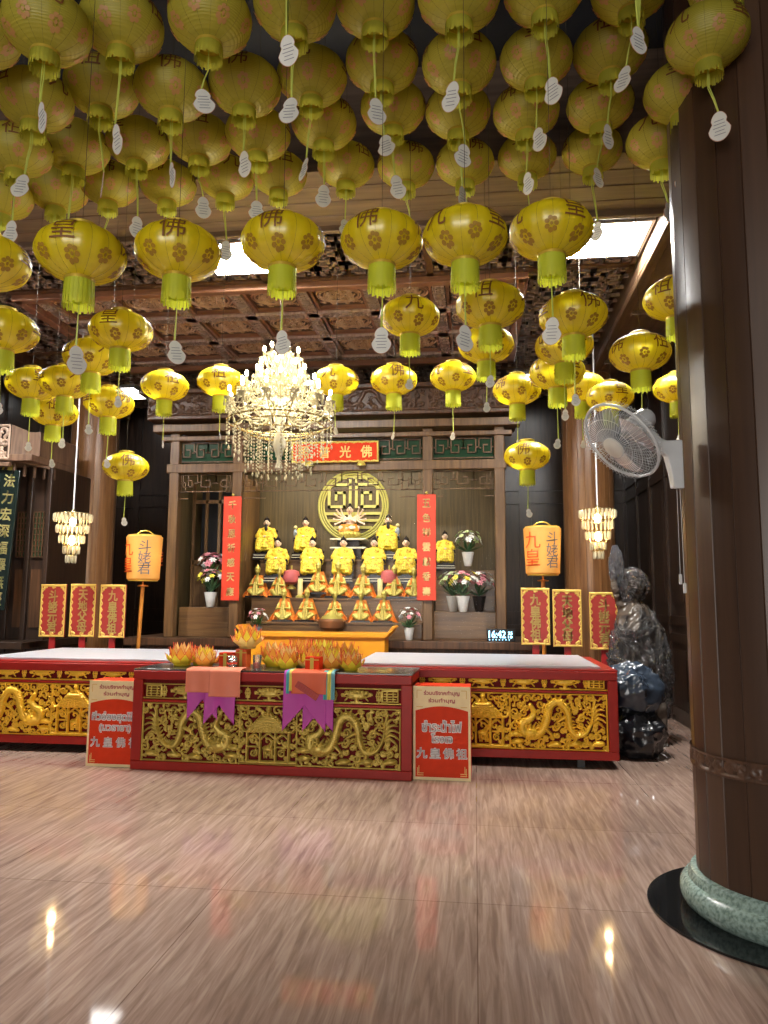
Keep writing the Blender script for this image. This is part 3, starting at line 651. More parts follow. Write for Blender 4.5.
# fret lattices
def fretwork(mb, x0, z0, x1, z1, y, cell, t, d=.02, seed=0):
    """key lattice made of bars inside a rectangle"""
    nx = max(1, round((x1-x0)/cell)); cx = (x1-x0)/nx; hz = z1-z0
    U = [(0, 1, .8, 1), (.8, 1, .8, .35), (.8, .35, .3, .35), (.3, .35, .3, .7), (.3, .7, .55, .7), (0, .1, 1, .1), (0, 1, 0, .55), (0, .55, .12, .55), (1, .6, .8, .6)]
    for i in range(nx):
        fl = (i < nx/2)
        for a, b, c, e in U:
            if fl: a, c = 1-a, 1-c
            X0, X1 = x0+(i+min(a, c))*cx, x0+(i+max(a, c))*cx; Z0, Z1 = z0+min(b, e)*hz, z0+max(b, e)*hz
            mb.box(((X0+X1)/2, y, (Z0+Z1)/2), (X1-X0+t, d, Z1-Z0+t))
GREENG = mat('green glass', (.02, .06, .03), .12)
for i in range(3):
    x0, x1 = pxs[i]+.06, pxs[i+1]-.06
    m = MB(); fretwork(m, x0, az(462), x1, az(441), AY, .2, .014); m.obj('upper_lattice', W_GOLD, altar)
    MB().box(((x0+x1)/2, AY+.03, az(452)), (x1-x0, .01, az(440)-az(464))).obj('upper_glass', GREENG, altar)
    m = MB(); fretwork(m, x0, az(492), x1, az(473), AY, .26, .013)
    for s, xx in ((1, x0), (-1, x1)):
        w3 = .3 if i == 1 else .12
        fretwork(m, min(xx, xx+s*w3), az(500), max(xx, xx+s*w3), az(473), AY, .15, .012)
    m.obj('hanging_lattice', W_GOLD, altar)
    MB().box(((x0+x1)/2, AY+.045, (ZL+az(470))/2), (x1-x0, .006, az(470)-ZL-.01)).obj('glass_pane', film('clear glass', gl=.05), altar)
# side bays: door leaf at left, shelf at right
m = MB(); x0, x1 = pxs[0]+.06, pxs[1]-.06; yb = AY+.55
for q in (0, .25, .5, .75, 1): m.box((x0+(x1-x0)*q, yb, (ZL+az(475))/2), (.04, .03, az(475)-ZL))
m.box(((x0+x1)/2, yb, az(560)), (x1-x0, .03, .06)); m.box(((x0+x1)/2, yb, az(495)), (x1-x0, .03, .05)); m.box(((x0+x1)/2, yb+.02, (az(560)+ZL)/2), (x1-x0, .02, az(560)-ZL))
m.box((x1, AY+.6, (ZL+az(470))/2), (.03, 1.1, az(470)-ZL)); m.obj('lattice_door', W_GOLD, altar)
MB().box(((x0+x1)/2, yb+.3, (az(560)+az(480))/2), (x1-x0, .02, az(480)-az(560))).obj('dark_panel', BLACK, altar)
TREAD = wood('tier timber', (.11, .055, .022), (.2, .105, .04), stretch=(.6, 8, 8), rough=.3)
m = MB(); x0, x1 = pxs[2]+.05, pxs[3]-.05
zs1 = PY(465, 612, 9.75).z; m.box(((x0+x1)/2, AY+.75, (ZL+zs1)/2), (x1-x0, .8, zs1-ZL)); zs2 = PY(465, 570, 10.1).z; m.box(((x0+x1)/2, AY+1.0, (ZL+zs2)/2), (x1-x0, .45, zs2-ZL))
m.obj('bay_shelf', TREAD, altar, bevel=.006)
m = MB(); x0, x1 = pxs[0]+.05, pxs[1]-.05; zs0 = PY(210, 607, 9.75).z; m.box(((x0+x1)/2, AY+.33, (ZL+zs0)/2), (x1-x0, .36, zs0-ZL)); m.obj('bay_shelf', TREAD, altar, bevel=.006)
# stepped tiers for the statues
tiers = [(9.62, PY(335, 622, 9.72).z), (9.82, PY(335, 598, 9.9).z), (10.0, PY(335, 579, 10.05).z), (10.2, PY(335, 560, 10.3).z)]
m = MB(); x0, x1 = pxs[1]+.09, pxs[2]-.09
for k, (y, z) in enumerate(tiers):
    y1 = AY+1.22; m.box(((x0+x1)/2, (y+y1)/2, (ZL+z)/2), (x1-x0, y1-y, z-ZL))
    m.box(((x0+x1)/2, y-.005, z-.015), (x1-x0, .03, .03))
m.obj('statue_tier', TREAD, altar, bevel=.004)
TZ = [z for _, z in tiers]
# shou emblem
sr = []
EC = PY(352, 505, 10.5); er = 35.5/FPX*(10.5*math.cos(YAW)-EC.x*math.sin(YAW))
SH = mat('pale gold emblem', (.62, .58, .17), .45, .1)
m = MB(); n = 64
for rr, tw in ((er, .018), (er*.93, .014), (er*.86, .016)):
    m.tube([(rr*math.cos(2*PI*k/n), 0, rr*math.sin(2*PI*k/n)) for k in range(n)], tw, 6, closed=True)
bars = [(0, -.22, 0, -.8), (-.45, .82, .45, .82), (-.5, -.62, .5, -.62)]
for s_ in (-1, 1): bars += [(s_*a, b, s_*c, d) for a, b, c, d in ((.09, .78, .09, -.02), (.09, .62, .70, .62), (.70, .62, .70, -.02), (.70, -.02, .26, -.02), (.26, -.02, .26, .38), (.26, .38, .50, .38), (.50, .38, .50, .2), (.09, -.22, .78, -.22), (0, -.42, .68, -.42))]
for a, b, c, d in bars: m.box(((a+c)/2*er, 0, (b+d)/2*er), (abs(c-a)*er*1.0+.04, .02, abs(d-b)*er*1.0+.04))
o = m.obj('longevity_emblem', SH, loc=(EC.x, AY+1.21, EC.z)); tag(o, 'round pale gold longevity emblem on the altar back board behind the statues', 'emblem')
# red name board and couplets
NB = PY(335, 452, AY-.12); 
t = thing('name_board', 'red board with gold characters hung across the top of the altar', 'sign', (NB.x, AY-.12, NB.z)); t.rotation_euler = (R(8), 0, 0)
bw = PY(378, 452, AY-.12).x-PY(291, 452, AY-.12).x
MB().box((0, 0, 0), (bw, .03, .27)).obj('sign_board', RED, t, bevel=.005)
r = Relief(bw, .27, .006); 
for z in (.012, .258): r.line([(q, z+.004*math.sin(q*60)) for q in np.arange(0, bw, .015)], .009, .012)
for x in (.012, bw-.012): r.line([(x, 0), (x, .27)], [.009]*2, .012)
put('gold_border', r.mesh('gold_border', GOLDLEAF), t, (-bw/2, -.015, -.135))
m = MB()
for i, chx in enumerate('照普光佛'): letter(m, chx, (-.36+.24*i)*bw, 0, .15, -.018, width=.14, bold=.003)
m.obj('sign_text', mat('gold lettering', (.85, .62, .2), .35, .4), t)
for cx in (-.3*bw, .3*bw):
    MB().lathe([(.06, 0), (.055, .02), (.03, .05), (.0, .07)], 12, (cx, -.01, -.175)).obj('gold_knob', GOLDLEAF, t)
for px, y0, y1, wd, lab in ((231.5, 496, 600, '千秋恩祈感天應', 'long red couplet board on the left altar post'), (426.5, 494, 600, '五色祥雲獻香壽', 'long red couplet board on the right altar post')):
    p = PY(px, (y0+y1)/2, AY-.1); h = az(y0, px, AY-.1)-az(y1, px, AY-.1)
    t = thing('couplet_board', lab, 'sign', (p.x, AY-.1, p.z), group='red couplet boards on the altar posts')
    MB().box((0, 0, 0), (.235, .02, h)).obj('sign_board', mat('couplet red', (.72, .05, .015), .45), t, bevel=.003)
    m = MB(); column(m, wd, 0, h/2-.02, .105, (h-.04)/7, -.0115, bold=.0024); m.obj('sign_text', mat('couplet gold', (.88, .66, .26), .4, .3), t)
    MB().ell((0, 0, h/2+.02), .018).obj('gold_knob', GOLDLEAF, t)
# ---------------------------------------------------------------- statues
def baked(mb, name, mats, voxel):
    """fuse the pieces of one body into one continuous skin"""
    o = mb.obj('tmp', mats); r = o.modifiers.new('r', 'REMESH'); r.mode = 'VOXEL'; r.voxel_size = voxel; s = o.modifiers.new('s', 'SMOOTH'); s.iterations = 2; s.factor = .5
    dg = bpy.context.evaluated_depsgraph_get(); dg.update(); me = bpy.data.meshes.new_from_object(o.evaluated_get(dg)); bpy.data.objects.remove(o)
    me.name = name; me.polygons.foreach_set('use_smooth', [True]*len(me.polygons)); me.materials.clear()
    me.materials.append(mats); return me
def limb(mb, pts, rad, n=8): 
    mb.tube(pts, rad, n)
    for p, r in zip(pts, rad): mb.ell(p, r*1.0, 8, 6)
ROBE = mat('yellow robe', (.80, .62, .05), .55)
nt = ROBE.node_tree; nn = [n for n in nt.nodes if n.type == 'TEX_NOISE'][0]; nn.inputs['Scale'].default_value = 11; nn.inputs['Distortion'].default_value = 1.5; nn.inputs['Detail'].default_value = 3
rp = [n for n in nt.nodes if n.type == 'VALTORGB'][0]; rp.color_ramp.elements[0].color = (.55, .38, .25, 1); rp.color_ramp.elements[0].position = .38; rp.color_ramp.elements[1].position = .52  # dark end of the ramp puts the shade of folds into the robe colour
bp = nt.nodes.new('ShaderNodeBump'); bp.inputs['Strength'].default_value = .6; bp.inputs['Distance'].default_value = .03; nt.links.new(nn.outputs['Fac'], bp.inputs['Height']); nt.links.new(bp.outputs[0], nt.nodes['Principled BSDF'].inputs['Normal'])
SKIN = mat('painted skin', (.78, .58, .44), .45); HAIR = mat('black hair', (.012, .01, .01), .4); DKW = mat('black lacquer', (.02, .015, .015), .25)
ORANGE = mat('orange satin', (.85, .26, .03), .45); GILT = mat('gilded statue', (.55, .46, .10), .4, .35); LIPS = mat('red paint', (.5, .03, .02), .4)
# body of a seated robed figure, one unit tall overall (seat to crown of head), faces -Y
b = MB()
b.ell((0, .02, .50), (.17, .12, .22)); b.ell((0, .0, .34), (.19, .15, .14)); b.ell((0, .02, .64), (.20, .10, .08)); b.tube([(0, .02, .66), (0, .01, .76)], [.06, .05], 10)
for s in (-1, 1):
    limb(b, [(s*.19, .02, .62), (s*.26, -.04, .44), (s*.15, -.17, .38), (s*.04, -.2, .40)], [.075, .09, .085, .06])
    limb(b, [(s*.1, 0, .26), (s*.17, -.2, .27), (s*.17, -.22, .06)], [.12, .115, .12])
    b.ell((s*.26, -.08, .33), (.07, .1, .12)); b.ell((s*.15, -.3, .03), (.06, .11, .04))
b.tube([(0, -.12, .30), (0, -.2, .05)], [.15, .17], 12); b.ell((0, -.18, .05), (.22, .12, .07))
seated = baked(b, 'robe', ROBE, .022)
h = MB(); h.ell((0, 0, 0), (.085, .095, .115), 14, 10); h.ell((0, -.012, -.06), (.055, .07, .05)); h.ell((0, -.1, -.005), (.017, .022, .022))
for s in (-1, 1): h.ell((s*.087, .005, -.01), (.015, .025, .04)); h.ell((s*.034, -.083, .022), (.02, .014, .01))
headm = baked(h, 'head', SKIN, .011)
f = MB()
for s in (-1, 1): f.ell((s*.034, -.094, .02), (.014, .008, .008)); f.box((s*.034, -.092, .045), (.036, .008, .007))
facem = f.mesh('eyes', HAIR); lipm = MB().ell((0, -.088, -.05), (.022, .01, .008)).mesh('lips', LIPS)
hm = MB(); hm.ell((0, .02, .045), (.095, .095, .085)); hm.lathe([(.075, .08), (.08, .12), (.05, .15), (.02, .17), (.012, .2), (0.001, .21)], 14); hatm = hm.mesh('hat', DKW)
bm_ = MB(); bm_.ell((0, -.09, -.14), (.05, .03, .1)); bm_.ell((0, -.085, -.065), (.055, .03, .03)); beardm = bm_.mesh('beard', HAIR)
handm = MB(); handm.ell((0, -.235, .42), (.045, .03, .03)); 
for k in range(4): handm.tube([(-.03+.02*k, -.25, .44), (-.028+.018*k, -.262, .41)], .009, 6)
handm = handm.mesh('hands', SKIN)
th = MB()
for i, (w_, d_, z_) in enumerate(((.62, .6, -.24), (.56, .54, -.17), (.6, .58, -.10))): th.box((0, -.08, z_), (w_, d_, .05))
th.box((0, .05, .06), (.46, .36, .28)); th.box((0, .17, .36), (.46, .04, .5)); th.tube([(-.24, .17, .6), (-.1, .17, .68), (0, .17, .7), (.1, .17, .68), (.24, .17, .6)], .03, 8)
for s in (-1, 1): th.tube([(s*.27, .17, .45), (s*.3, 0, .36), (s*.29, -.14, .34), (s*.3, -.18, .28)], .03, 8); th.ell((s*.28, -.18, .36), .035); th.box((s*.28, -.12, .1), (.04, .05, .4)); th.ell((s*.26, .17, .6), .04)
thronem = th.mesh('throne', DKW)
tp = MB()
for z_, w_ in ((-.205, .6), (-.135, .56)): tp.box((0, -.34+.0, z_), (w_, .07, .018))
trimm = tp.mesh('throne_trim', mat('ivory trim', (.7, .66, .5), .4))
def seated_statue(lab, px, py, s, beard=0, child=0, hat=1, Y=10.0, tz=None, robe=None, grp='yellow robed seated statues'):
    p = PY(px, py, Y); z = tz if tz is not None else p.z
    t = thing('statue', lab, 'statue', (p.x, Y, z+.265*s), random.uniform(-.1, .1), grp); t.scale = (s, s, s)
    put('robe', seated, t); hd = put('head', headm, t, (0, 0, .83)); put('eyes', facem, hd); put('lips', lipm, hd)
    if hat: put('hat', hatm, hd)
    if beard: put('beard', beardm, hd)
    put('hands', handm, t); put('throne', thronem, t); put('throne_trim', trimm, t)
    if child:
        c = MB(); c.ell((child*.27, -.12, .52), (.06, .06, .12)); c.ell((child*.27, -.12, .33), (.06, .06, .1)); c.tube([(child*.27, -.14, .56), (child*.2, -.22, .5)], .02)
        c = c.obj('child_figure', mat('pale blue paint', (.35, .42, .5), .5), t); MB().ell((child*.27, -.13, .69), .055).obj('child_head', mat('pale yellow', (.75, .65, .3), .5), c)
    return t
T = TZ
seated_statue('bearded seated statue in yellow, highest at the left end', 266, 562, .48, beard=1, Y=10.34, tz=T[3])
seated_statue('seated statue in yellow holding a small child, upper left of the emblem side', 305, 560, .48, child=-1, Y=10.34, tz=T[3])
seated_statue('bearded seated statue in yellow with pale child at its side, upper right', 388, 560, .50, beard=1, child=1, Y=10.34, tz=T[3])
seated_statue('small seated statue glimpsed just right of the right couplet board', 445, 560, .42, Y=10.2, tz=zs2)
for px, lab in ((277, 'yellow robed seated statue, leftmost of the five in the middle row'), (312, 'yellow robed seated statue, second from left in the middle row'), (343, 'yellow robed seated statue below the many-armed figure'), (374, 'yellow robed seated statue, fourth from left in the middle row'), (406, 'yellow robed seated statue beside the right couplet board')):
    seated_statue(lab, px, 578, .50, Y=10.08, tz=T[2]-.06, hat=1)
# many armed deity on lotus and two-tier stand
p = PY(350, 537, 10.45)
t = thing('deity_statue', 'many armed deity on a gold lotus at the top centre of the altar', 'statue', (p.x, 10.42, p.z)); t.scale = (.5,)*3
b = MB(); b.ell((0, 0, .42), (.12, .09, .17)); b.ell((0, -.04, .25), (.2, .16, .08)); b.tube([(0, 0, .5), (0, 0, .66)], [.06, .045])
for s in (-1, 1): limb(b, [(s*.08, -.02, .26), (s*.24, -.1, .24), (s*.06, -.2, .22)], [.09, .075, .05]); limb(b, [(s*.13, 0, .54), (s*.17, -.08, .42), (s*.03, -.15, .48)], [.045, .035, .03])
put('body', baked(b, 'body', SKIN, .02), t)
for s in (-1, 1):
    for k in range(5):
        a = R(-35+k*28); c = MB(); e = (s*(.2+.1*math.cos(a)), .03, .5+.14*math.sin(a)); g = (s*(.2+.26*math.cos(a)), -.04, .48+.3*math.sin(a)+.05)
        limb(c, [(s*.11, .02, .53), e, g], [.032, .026, .02]); c.ell(g, (.03, .02, .035)); c.obj('arm', SKIN, t)
hd = put('head', headm, t, (0, -.01, .76)); put('eyes', facem, hd); put('lips', lipm, hd); MB().ell((0, .025, .05), (.1, .09, .1)).ell((0, .01, .16), .04).obj('hair', HAIR, hd)
c = MB(); c.grid(lambda u, v: Vector(((u-.5)*.46*(1+.3*v), -.17+.05*math.cos(u*9)-.03*v, .34-.2*v)), 14, 6); c.obj('skirt', ORANGE, t)
c = MB(); c.lathe([(.1, -.06), (.22, -.04), (.28, .04), (.25, .13), (.2, .16), (.01, .17)], 24)
for k in range(16): a = 2*PI*k/16; c.ell((.25*math.cos(a), .25*math.sin(a), .06), (.07, .07, .08), 8, 6)
c.obj('lotus_seat', GILT, t)
o = MB(); 
dz = p.z-TZ[3]
t = thing('statue_stand', 'dark two-tier stand with pale rims carrying the many armed deity', 'stand', (p.x, 10.42, TZ[3]))
m = MB(); m.box((0, 0, dz*.25), (.38, .26, dz*.5)); m.box((0, 0, dz*.75-.02), (.32, .22, dz*.4)); m.obj('stand_body', DKW, t, bevel=.01)
m = MB(); m.box((0, 0, dz-.045), (.5, .34, .022)); m.box((0, 0, dz*.5), (.5, .34, .025)); m.obj('stand_shelf', mat('ivory trim', (.7, .66, .5)), t, bevel=.004)
# small gilded figures with orange capes
g = MB(); g.ell((0, 0, .42), (.13, .1, .18)); g.ell((0, -.03, .18), (.2, .16, .12)); g.tube([(0, 0, .5), (0, 0, .7)], [.05, .05])
for s in (-1, 1): limb(g, [(s*.14, 0, .5), (s*.2, -.08, .34), (s*.05, -.17, .36)], [.055, .05, .04]); limb(g, [(s*.08, -.02, .2), (s*.22, -.12, .15), (s*.1, -.2, .06)], [.09, .08, .06])
g.ell((0, -.01, .78), (.075, .085, .1)); g.ell((0, -.09, .775), (.014, .02, .02)); g.lathe([(.09, .83), (.1, .87), (.05, .93), (.02, 1.0), (.001, 1.02)], 12)
for s in (-1, 1): g.ell((s*.075, 0, .78), (.015, .02, .035)); g.ell((s*.03, -.075, .8), (.016, .016, .01))
small = baked(g, 'statue_body', GILT, .02)
def capefn(s):
    def fn(u, v):
        x = .06+.10*u+(.10+.24*u)*v**1.2; y = -.08-.10*v+.06*math.sin(u*11)*v+.08*u; return Vector((s*x, y, .62-.1*u*(1-v)-.66*v+.03*math.sin(u*5)))
    return fn
cp = MB(); cp.grid(capefn(1), 16, 12); cp.grid(capefn(-1), 16, 12)
cp.grid(lambda u, v: Vector(((u-.5)*(.3+.5*v), .12+.05*v, .66-.7*v)), 12, 8); capem = cp.mesh('cape', ORANGE)
cq = MB(); cq.grid(lambda u, v: Vector(((u-.5)*(.12+.1*v), -.2-.02*v+.02*math.cos(u*14), .44-.42*v)), 10, 8); sashm = cq.mesh('sash', mat('pale gold satin', (.72, .60, .16), .45))
pl = MB().box((0, -.02, -.03), (.62, .5, .06)).mesh('plinth', DKW)
def small_statue(lab, px, s, Y, tz, rz=0):
    p = PY(px, 600, Y); t = thing('caped_statue', lab, 'statue', (p.x, Y, tz+.06*s), rz, 'small gilded statues in orange capes'); t.scale = (s, s, s)
    put('statue_body', small, t); put('cape', capem, t); put('sash', sashm, t); put('plinth', pl, t)
for a in (('orange caped statue at the left end, behind the small vase', 257, .42, 9.9, T[1]), ('orange caped statue, second from left in the back caped row', 279, .40, 9.9, T[1]),
    ('orange caped statue beside the gold candle cylinder at left', 318, .42, 9.9, T[1]+.05), ('large orange caped statue in the middle, under the many-armed deity', 338, .48, 9.92, T[1]), ('orange caped statue right of the middle one, back caped row', 363, .44, 9.9, T[1]),
    ('orange caped statue, second from right in the back caped row', 394, .42, 9.9, T[1]), ('orange caped statue at the right end against the couplet board', 414, .40, 9.9, T[1]),
    ('front row orange caped statue, leftmost', 284, .42, 9.72, T[0]), ('front row orange caped statue left of the incense burner', 307, .42, 9.72, T[0]), ('orange caped statue directly behind the incense burner', 335, .40, 9.8, T[0]), ('front row orange caped statue right of the incense burner', 361, .40, 9.72, T[0]), ('front row orange caped statue, rightmost', 384, .40, 9.72, T[0])): small_statue(*a, rz=random.uniform(-.08, .08))
def small_at(name, lab, cat, px, Y, z, parts, grp=None):
    p = PY(px, 600, Y); t = thing(name, lab, cat, (p.x, Y, z), 0, grp)
    for nm, mb, mt_ in parts: mb.obj(nm, mt_, t)
    return t
for px, lab in ((291, 'round pink-red prayer drum at left among the statues'), (389, 'round pink-red prayer drum at right among the statues')):
    m = MB(); m.lathe([(.04, 0), (.1, .03), (.12, .1), (.1, .18), (.04, .2)], 16); r = MB(); r.lathe([(.07, -.06), (.07, -.04), (.03, -.02), (.03, 0)], 12); r.tube([(0, 0, .2), (0, 0, .26)], .012)
    small_at('prayer_drum', lab, 'drum', px, 9.95, T[2]-.08, (('drum_body', m, mat('rose red', (.55, .12, .12), .5)), ('drum_stand', r, GILT)))
for px, lab in ((300, 'tall pale gold candle cylinder, left one among statues'), (380, 'tall pale gold candle cylinder, right one among statues')):
    m = MB(); m.lathe([(.035, .04), (.035, .24), (.03, .25)], 14); r = MB(); r.lathe([(.06, 0), (.06, .02), (.03, .04)], 14)
    small_at('candle_cylinder', lab, 'candle', px, 9.86, T[1], (('candle', m, mat('pale candle gold', (.78, .68, .3), .4)), ('candle_foot', r, GILT)))
m = MB(); m.lathe([(.13, 0), (.14, .03), (.09, .05), (.1, .09), (.16, .14), (.17, .22), (.15, .25), (.01, .25)], 20)
for s in (-1, 1): m.tube([(s*.16, 0, .2), (s*.21, 0, .24), (s*.2, 0, .3)], .014)
r = MB(); r.lathe([(.14, .25), (.12, .28), (.05, .31), (.02, .35), (.001, .36)], 18)
small_at('incense_burner', 'bronze-brown incense burner in the centre of the altar step', 'incense burner', 332, 9.5, ZL, (('burner_bowl', m, mat('bronze', (.28, .13, .06), .4, .5)), ('burner_lid', r, GILT)))
# ---------------------------------------------------------------- flower vases
def vase(lab, px, py, Y, s, cols, potc, n=26, z=None):
    p = PY(px, py, Y); t = thing('flower_vase', lab, 'flower vase', (p.x, Y, p.z if z is None else z), 0, 'flower arrangements on the altar')
    MB().lathe([(.035*s, 0), (.045*s, .01*s), (.06*s, .1*s), (.075*s, .17*s), (.068*s, .17*s), (.03*s, .15*s)], 18).obj('vase', potc, t)
    lf = MB()
    for k in range(22):
        a = random.uniform(0, 6.3); e = random.uniform(.3, 1.3); L = random.uniform(.12, .26)*s; c = Vector((0, 0, .17*s)); d = Vector((math.cos(a)*math.cos(e), math.sin(a)*math.cos(e), math.sin(e))); sd = d.cross(Vector((0, 0, 1))).normalized()*.016*s
        q = c+d*L*.55; q2 = c+d*L; lf.add([c, q+sd, q2, q-sd], [(0, 1, 2, 3)]); lf.tube([c, q], .003*s, 4)
    lf.obj('leaves', mat('leaf green', (.04, .12, .035), .5), t)
    for k in range(n):
        a = 2.4*k; e = .1+1.4*((k+.5)/n); rr = (.15+.03*math.sin(k*3))*s; c = Vector((0, 0, .30*s))+Vector((math.cos(a)*math.cos(e)*rr, math.sin(a)*math.cos(e)*rr, math.sin(e)*rr*.9-.02*s))
        m = MB(); d = (c-Vector((0, 0, .25*s))).normalized(); q = d.to_track_quat('Z', 'Y'); fr = random.uniform(.034, .05)*s
        for j in range(6):
            b_ = 2*PI*j/6; o1 = Vector((math.cos(b_), math.sin(b_), 0)); o2 = Vector((-math.sin(b_), math.cos(b_), 0))
            m.add([c, c+q @ (o1*fr*.55+o2*fr*.3+Vector((0, 0, fr*.35))), c+q @ (o1*fr+Vector((0, 0, fr*.25))), c+q @ (o1*fr*.55-o2*fr*.3+Vector((0, 0, fr*.35)))], [(0, 1, 2, 3)])
        m.ell(c+d*fr*.2, fr*.25, 6, 4); m.obj('flower', cols[k % len(cols)], t)
    return t
FW, FP, FY, FG = mat('white petals', (.85, .84, .8), .6), mat('pink petals', (.75, .28, .33), .6), mat('yellow petals', (.85, .75, .08), .6), mat('pale green petals', (.6, .72, .35), .6)
CER = mat('white ceramic', (.8, .8, .78), .25)
vase('white pot of pink and yellow flowers in the left bay, in front', 210, 611, 9.55, 1.15, (FP, FY, FW), CER, z=zs0)
vase('pink and white lilies in the left bay, behind and above', 211, 590, 9.75, 1.25, (FP, FW, FP), DKW, z=zs0+.18)
vase('white pot of pink and yellow flowers in front in the right bay', 463, 612, 9.65, 1.2, (FP, FY, FW), CER, z=zs1)
vase('pale green lilies at left of the right bay shelf', 453, 588, 9.95, 1.2, (FG, FG, FW), CER, z=zs1)
vase('tall white flowers at the back centre of the right bay', 468, 570, 10.1, 1.1, (FW, FG), CER, z=zs2+.05)
vase('pink lilies at the right side of the right bay shelf', 479, 588, 9.97, 1.2, (FP, FW), DKW, z=zs1)
vase('small vase of white and pink flowers at the left statue step', 257, 637, 9.32, .85, (FW, FP, FW), mat('blue grey pot', (.2, .25, .3), .3), 20, z=ZL)
vase('small white vase of white flowers at the right statue step', 409, 637, 9.32, .9, (FW, FW, FP), CER, 20, z=ZL)
# ---------------------------------------------------------------- orange altar table with upturned ends
OC = mat('orange table cloth', (.88, .36, .01), .5)
p0, p1 = PY(240, 632, 8.75), PY(391, 632, 8.75); zt = p0.z; print('orange table z', zt)
t = thing('offering_table', 'plain orange offering table with upturned ends before the statues', 'table', ((p0.x+p1.x)/2, 8.75, 0)); Lw = p1.x-p0.x
m = MB(); m.box((0, .2, (zt-.03)/2), (Lw*.92, .4, zt-.03)); m.obj('table_apron', OC, t, bevel=.006)
pr = [(-Lw/2-.02, zt+.09), (-Lw/2+.05, zt+.0), (Lw/2-.05, zt), (Lw/2+.02, zt+.09), (Lw/2+.05, zt+.07), (Lw/2-.06, zt-.05), (-Lw/2+.06, zt-.05), (-Lw/2-.05, zt+.07)]
MB().prism(pr, -.03, .43).obj('table_top', OC, t, bevel=.005)
# ---------------------------------------------------------------- clock
p = PY(501, 639, 9.3); t = thing('digital_clock', 'black digital clock with blue digits on the altar ledge', 'clock', (p.x, 9.3, ZL+.001)); t.rotation_euler = (0, 0, 0)
MB().box((0, 0, .075), (.34, .05, .15)).obj('clock_body', BLACK, t, bevel=.008)
m = MB(); letter(m, '16:42', -.045, .085, .085, -.027, width=.2, bold=.002); letter(m, '25', .11, .10, .035, -.027, width=.05, bold=.001); letter(m, '10', .11, .055, .03, -.027, width=.05, bold=.001); letter(m, '• • • • • • •', -.02, .02, .01, -.027, width=.25)
m.obj('clock_digits', glow('blue LED', (.35, .75, 1), 3.0), t)
# ---------------------------------------------------------------- silk lanterns
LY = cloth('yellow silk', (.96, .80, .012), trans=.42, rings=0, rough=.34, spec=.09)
LYR = cloth('dimmed ringed silk', (.66, .59, .07), trans=.5, rings=38, rough=.45, spec=.04)  # darker copy for the cluster, its dimmer light is put into the colour
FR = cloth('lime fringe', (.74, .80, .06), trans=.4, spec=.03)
FRH = cloth('olive fringe', (.58, .57, .07), trans=.5, spec=.02); INK = mat('brown ink', (.22, .085, .015), .6); PRN = mat('orange print', (.42, .24, .02), .5); PRNH = cloth('pale orange print', (.78, .42, .14), trans=.45); LGOLD = mat('lantern rim gold', (.75, .55, .08), .35, .5)  # cluster print is paler, light shining through is put into its colour
STR = mat('lime string', (.62, .70, .12), .6); CORD = mat('dark cord', (.06, .05, .03), .6); PAPER = mat('paper tag', (.80, .80, .74), .6); TAGINK = mat('tag ink', (.25, .25, .3), .6); TAGRIM = mat('tag rim', (.6, .3, .2), .6)
LR = .18
def lan_mesh(k, M, gd):
    mb = MB(); n = 26; prof = []
    for i in range(n+1):
        t = -1+2*i/n; a = t*math.acos(.32); prof.append((LR*math.cos(a), LR*k*math.sin(a)/1.0))
    mb.lathe(prof, 64, cap=False, gore=16, gd=gd); return mb
def on_lantern(verts, fs, k, ang, z0, s, off=.0035):
    bm = bmesh.new(); vv = [bm.verts.new((a*s, 0, b*s)) for a, b in verts]
    for f in fs:
        try: bm.faces.new([vv[i] for i in f])
        except ValueError: pass
    for _ in range(3):
        ed = [e for e in bm.edges if e.calc_length() > .022]
        if ed: bmesh.ops.subdivide_edges(bm, edges=ed, cuts=1); bmesh.ops.triangulate(bm, faces=[f for f in bm.faces if len(f.verts) > 3])
    out = []; bm.verts.index_update()
    for v in bm.verts:
        z = max(-.94, min(.94, (v.co.z+z0)/(LR*k))); r = LR*math.sqrt(1-z*z)+off; th = ang+v.co.x/max(LR*.7, r)
        out.append((r*math.sin(th), -r*math.cos(th), z*LR*k*(1+off/LR)))
    f2 = [tuple(v.index for v in f.verts) for f in bm.faces]; bm.free(); return out, f2
def flower_outline():
    v = []; f = []
    for j in range(7):
        a = 2*PI*j/7; c = (.32*math.cos(a), .32*math.sin(a)); o = len(v); v.append(c)
        for q in range(8): b = 2*PI*q/8; v.append((c[0]+.17*math.cos(b), c[1]+.13*math.sin(b)))
        f += [(o, o+1+q, o+1+(q+1) % 8) for q in range(8)]
    o = len(v); v.append((0, 0)); v += [(.1*math.cos(2*PI*q/8), .1*math.sin(2*PI*q/8)) for q in range(8)]; f += [(o, o+1+q, o+1+(q+1) % 8) for q in range(8)]
    return v, f
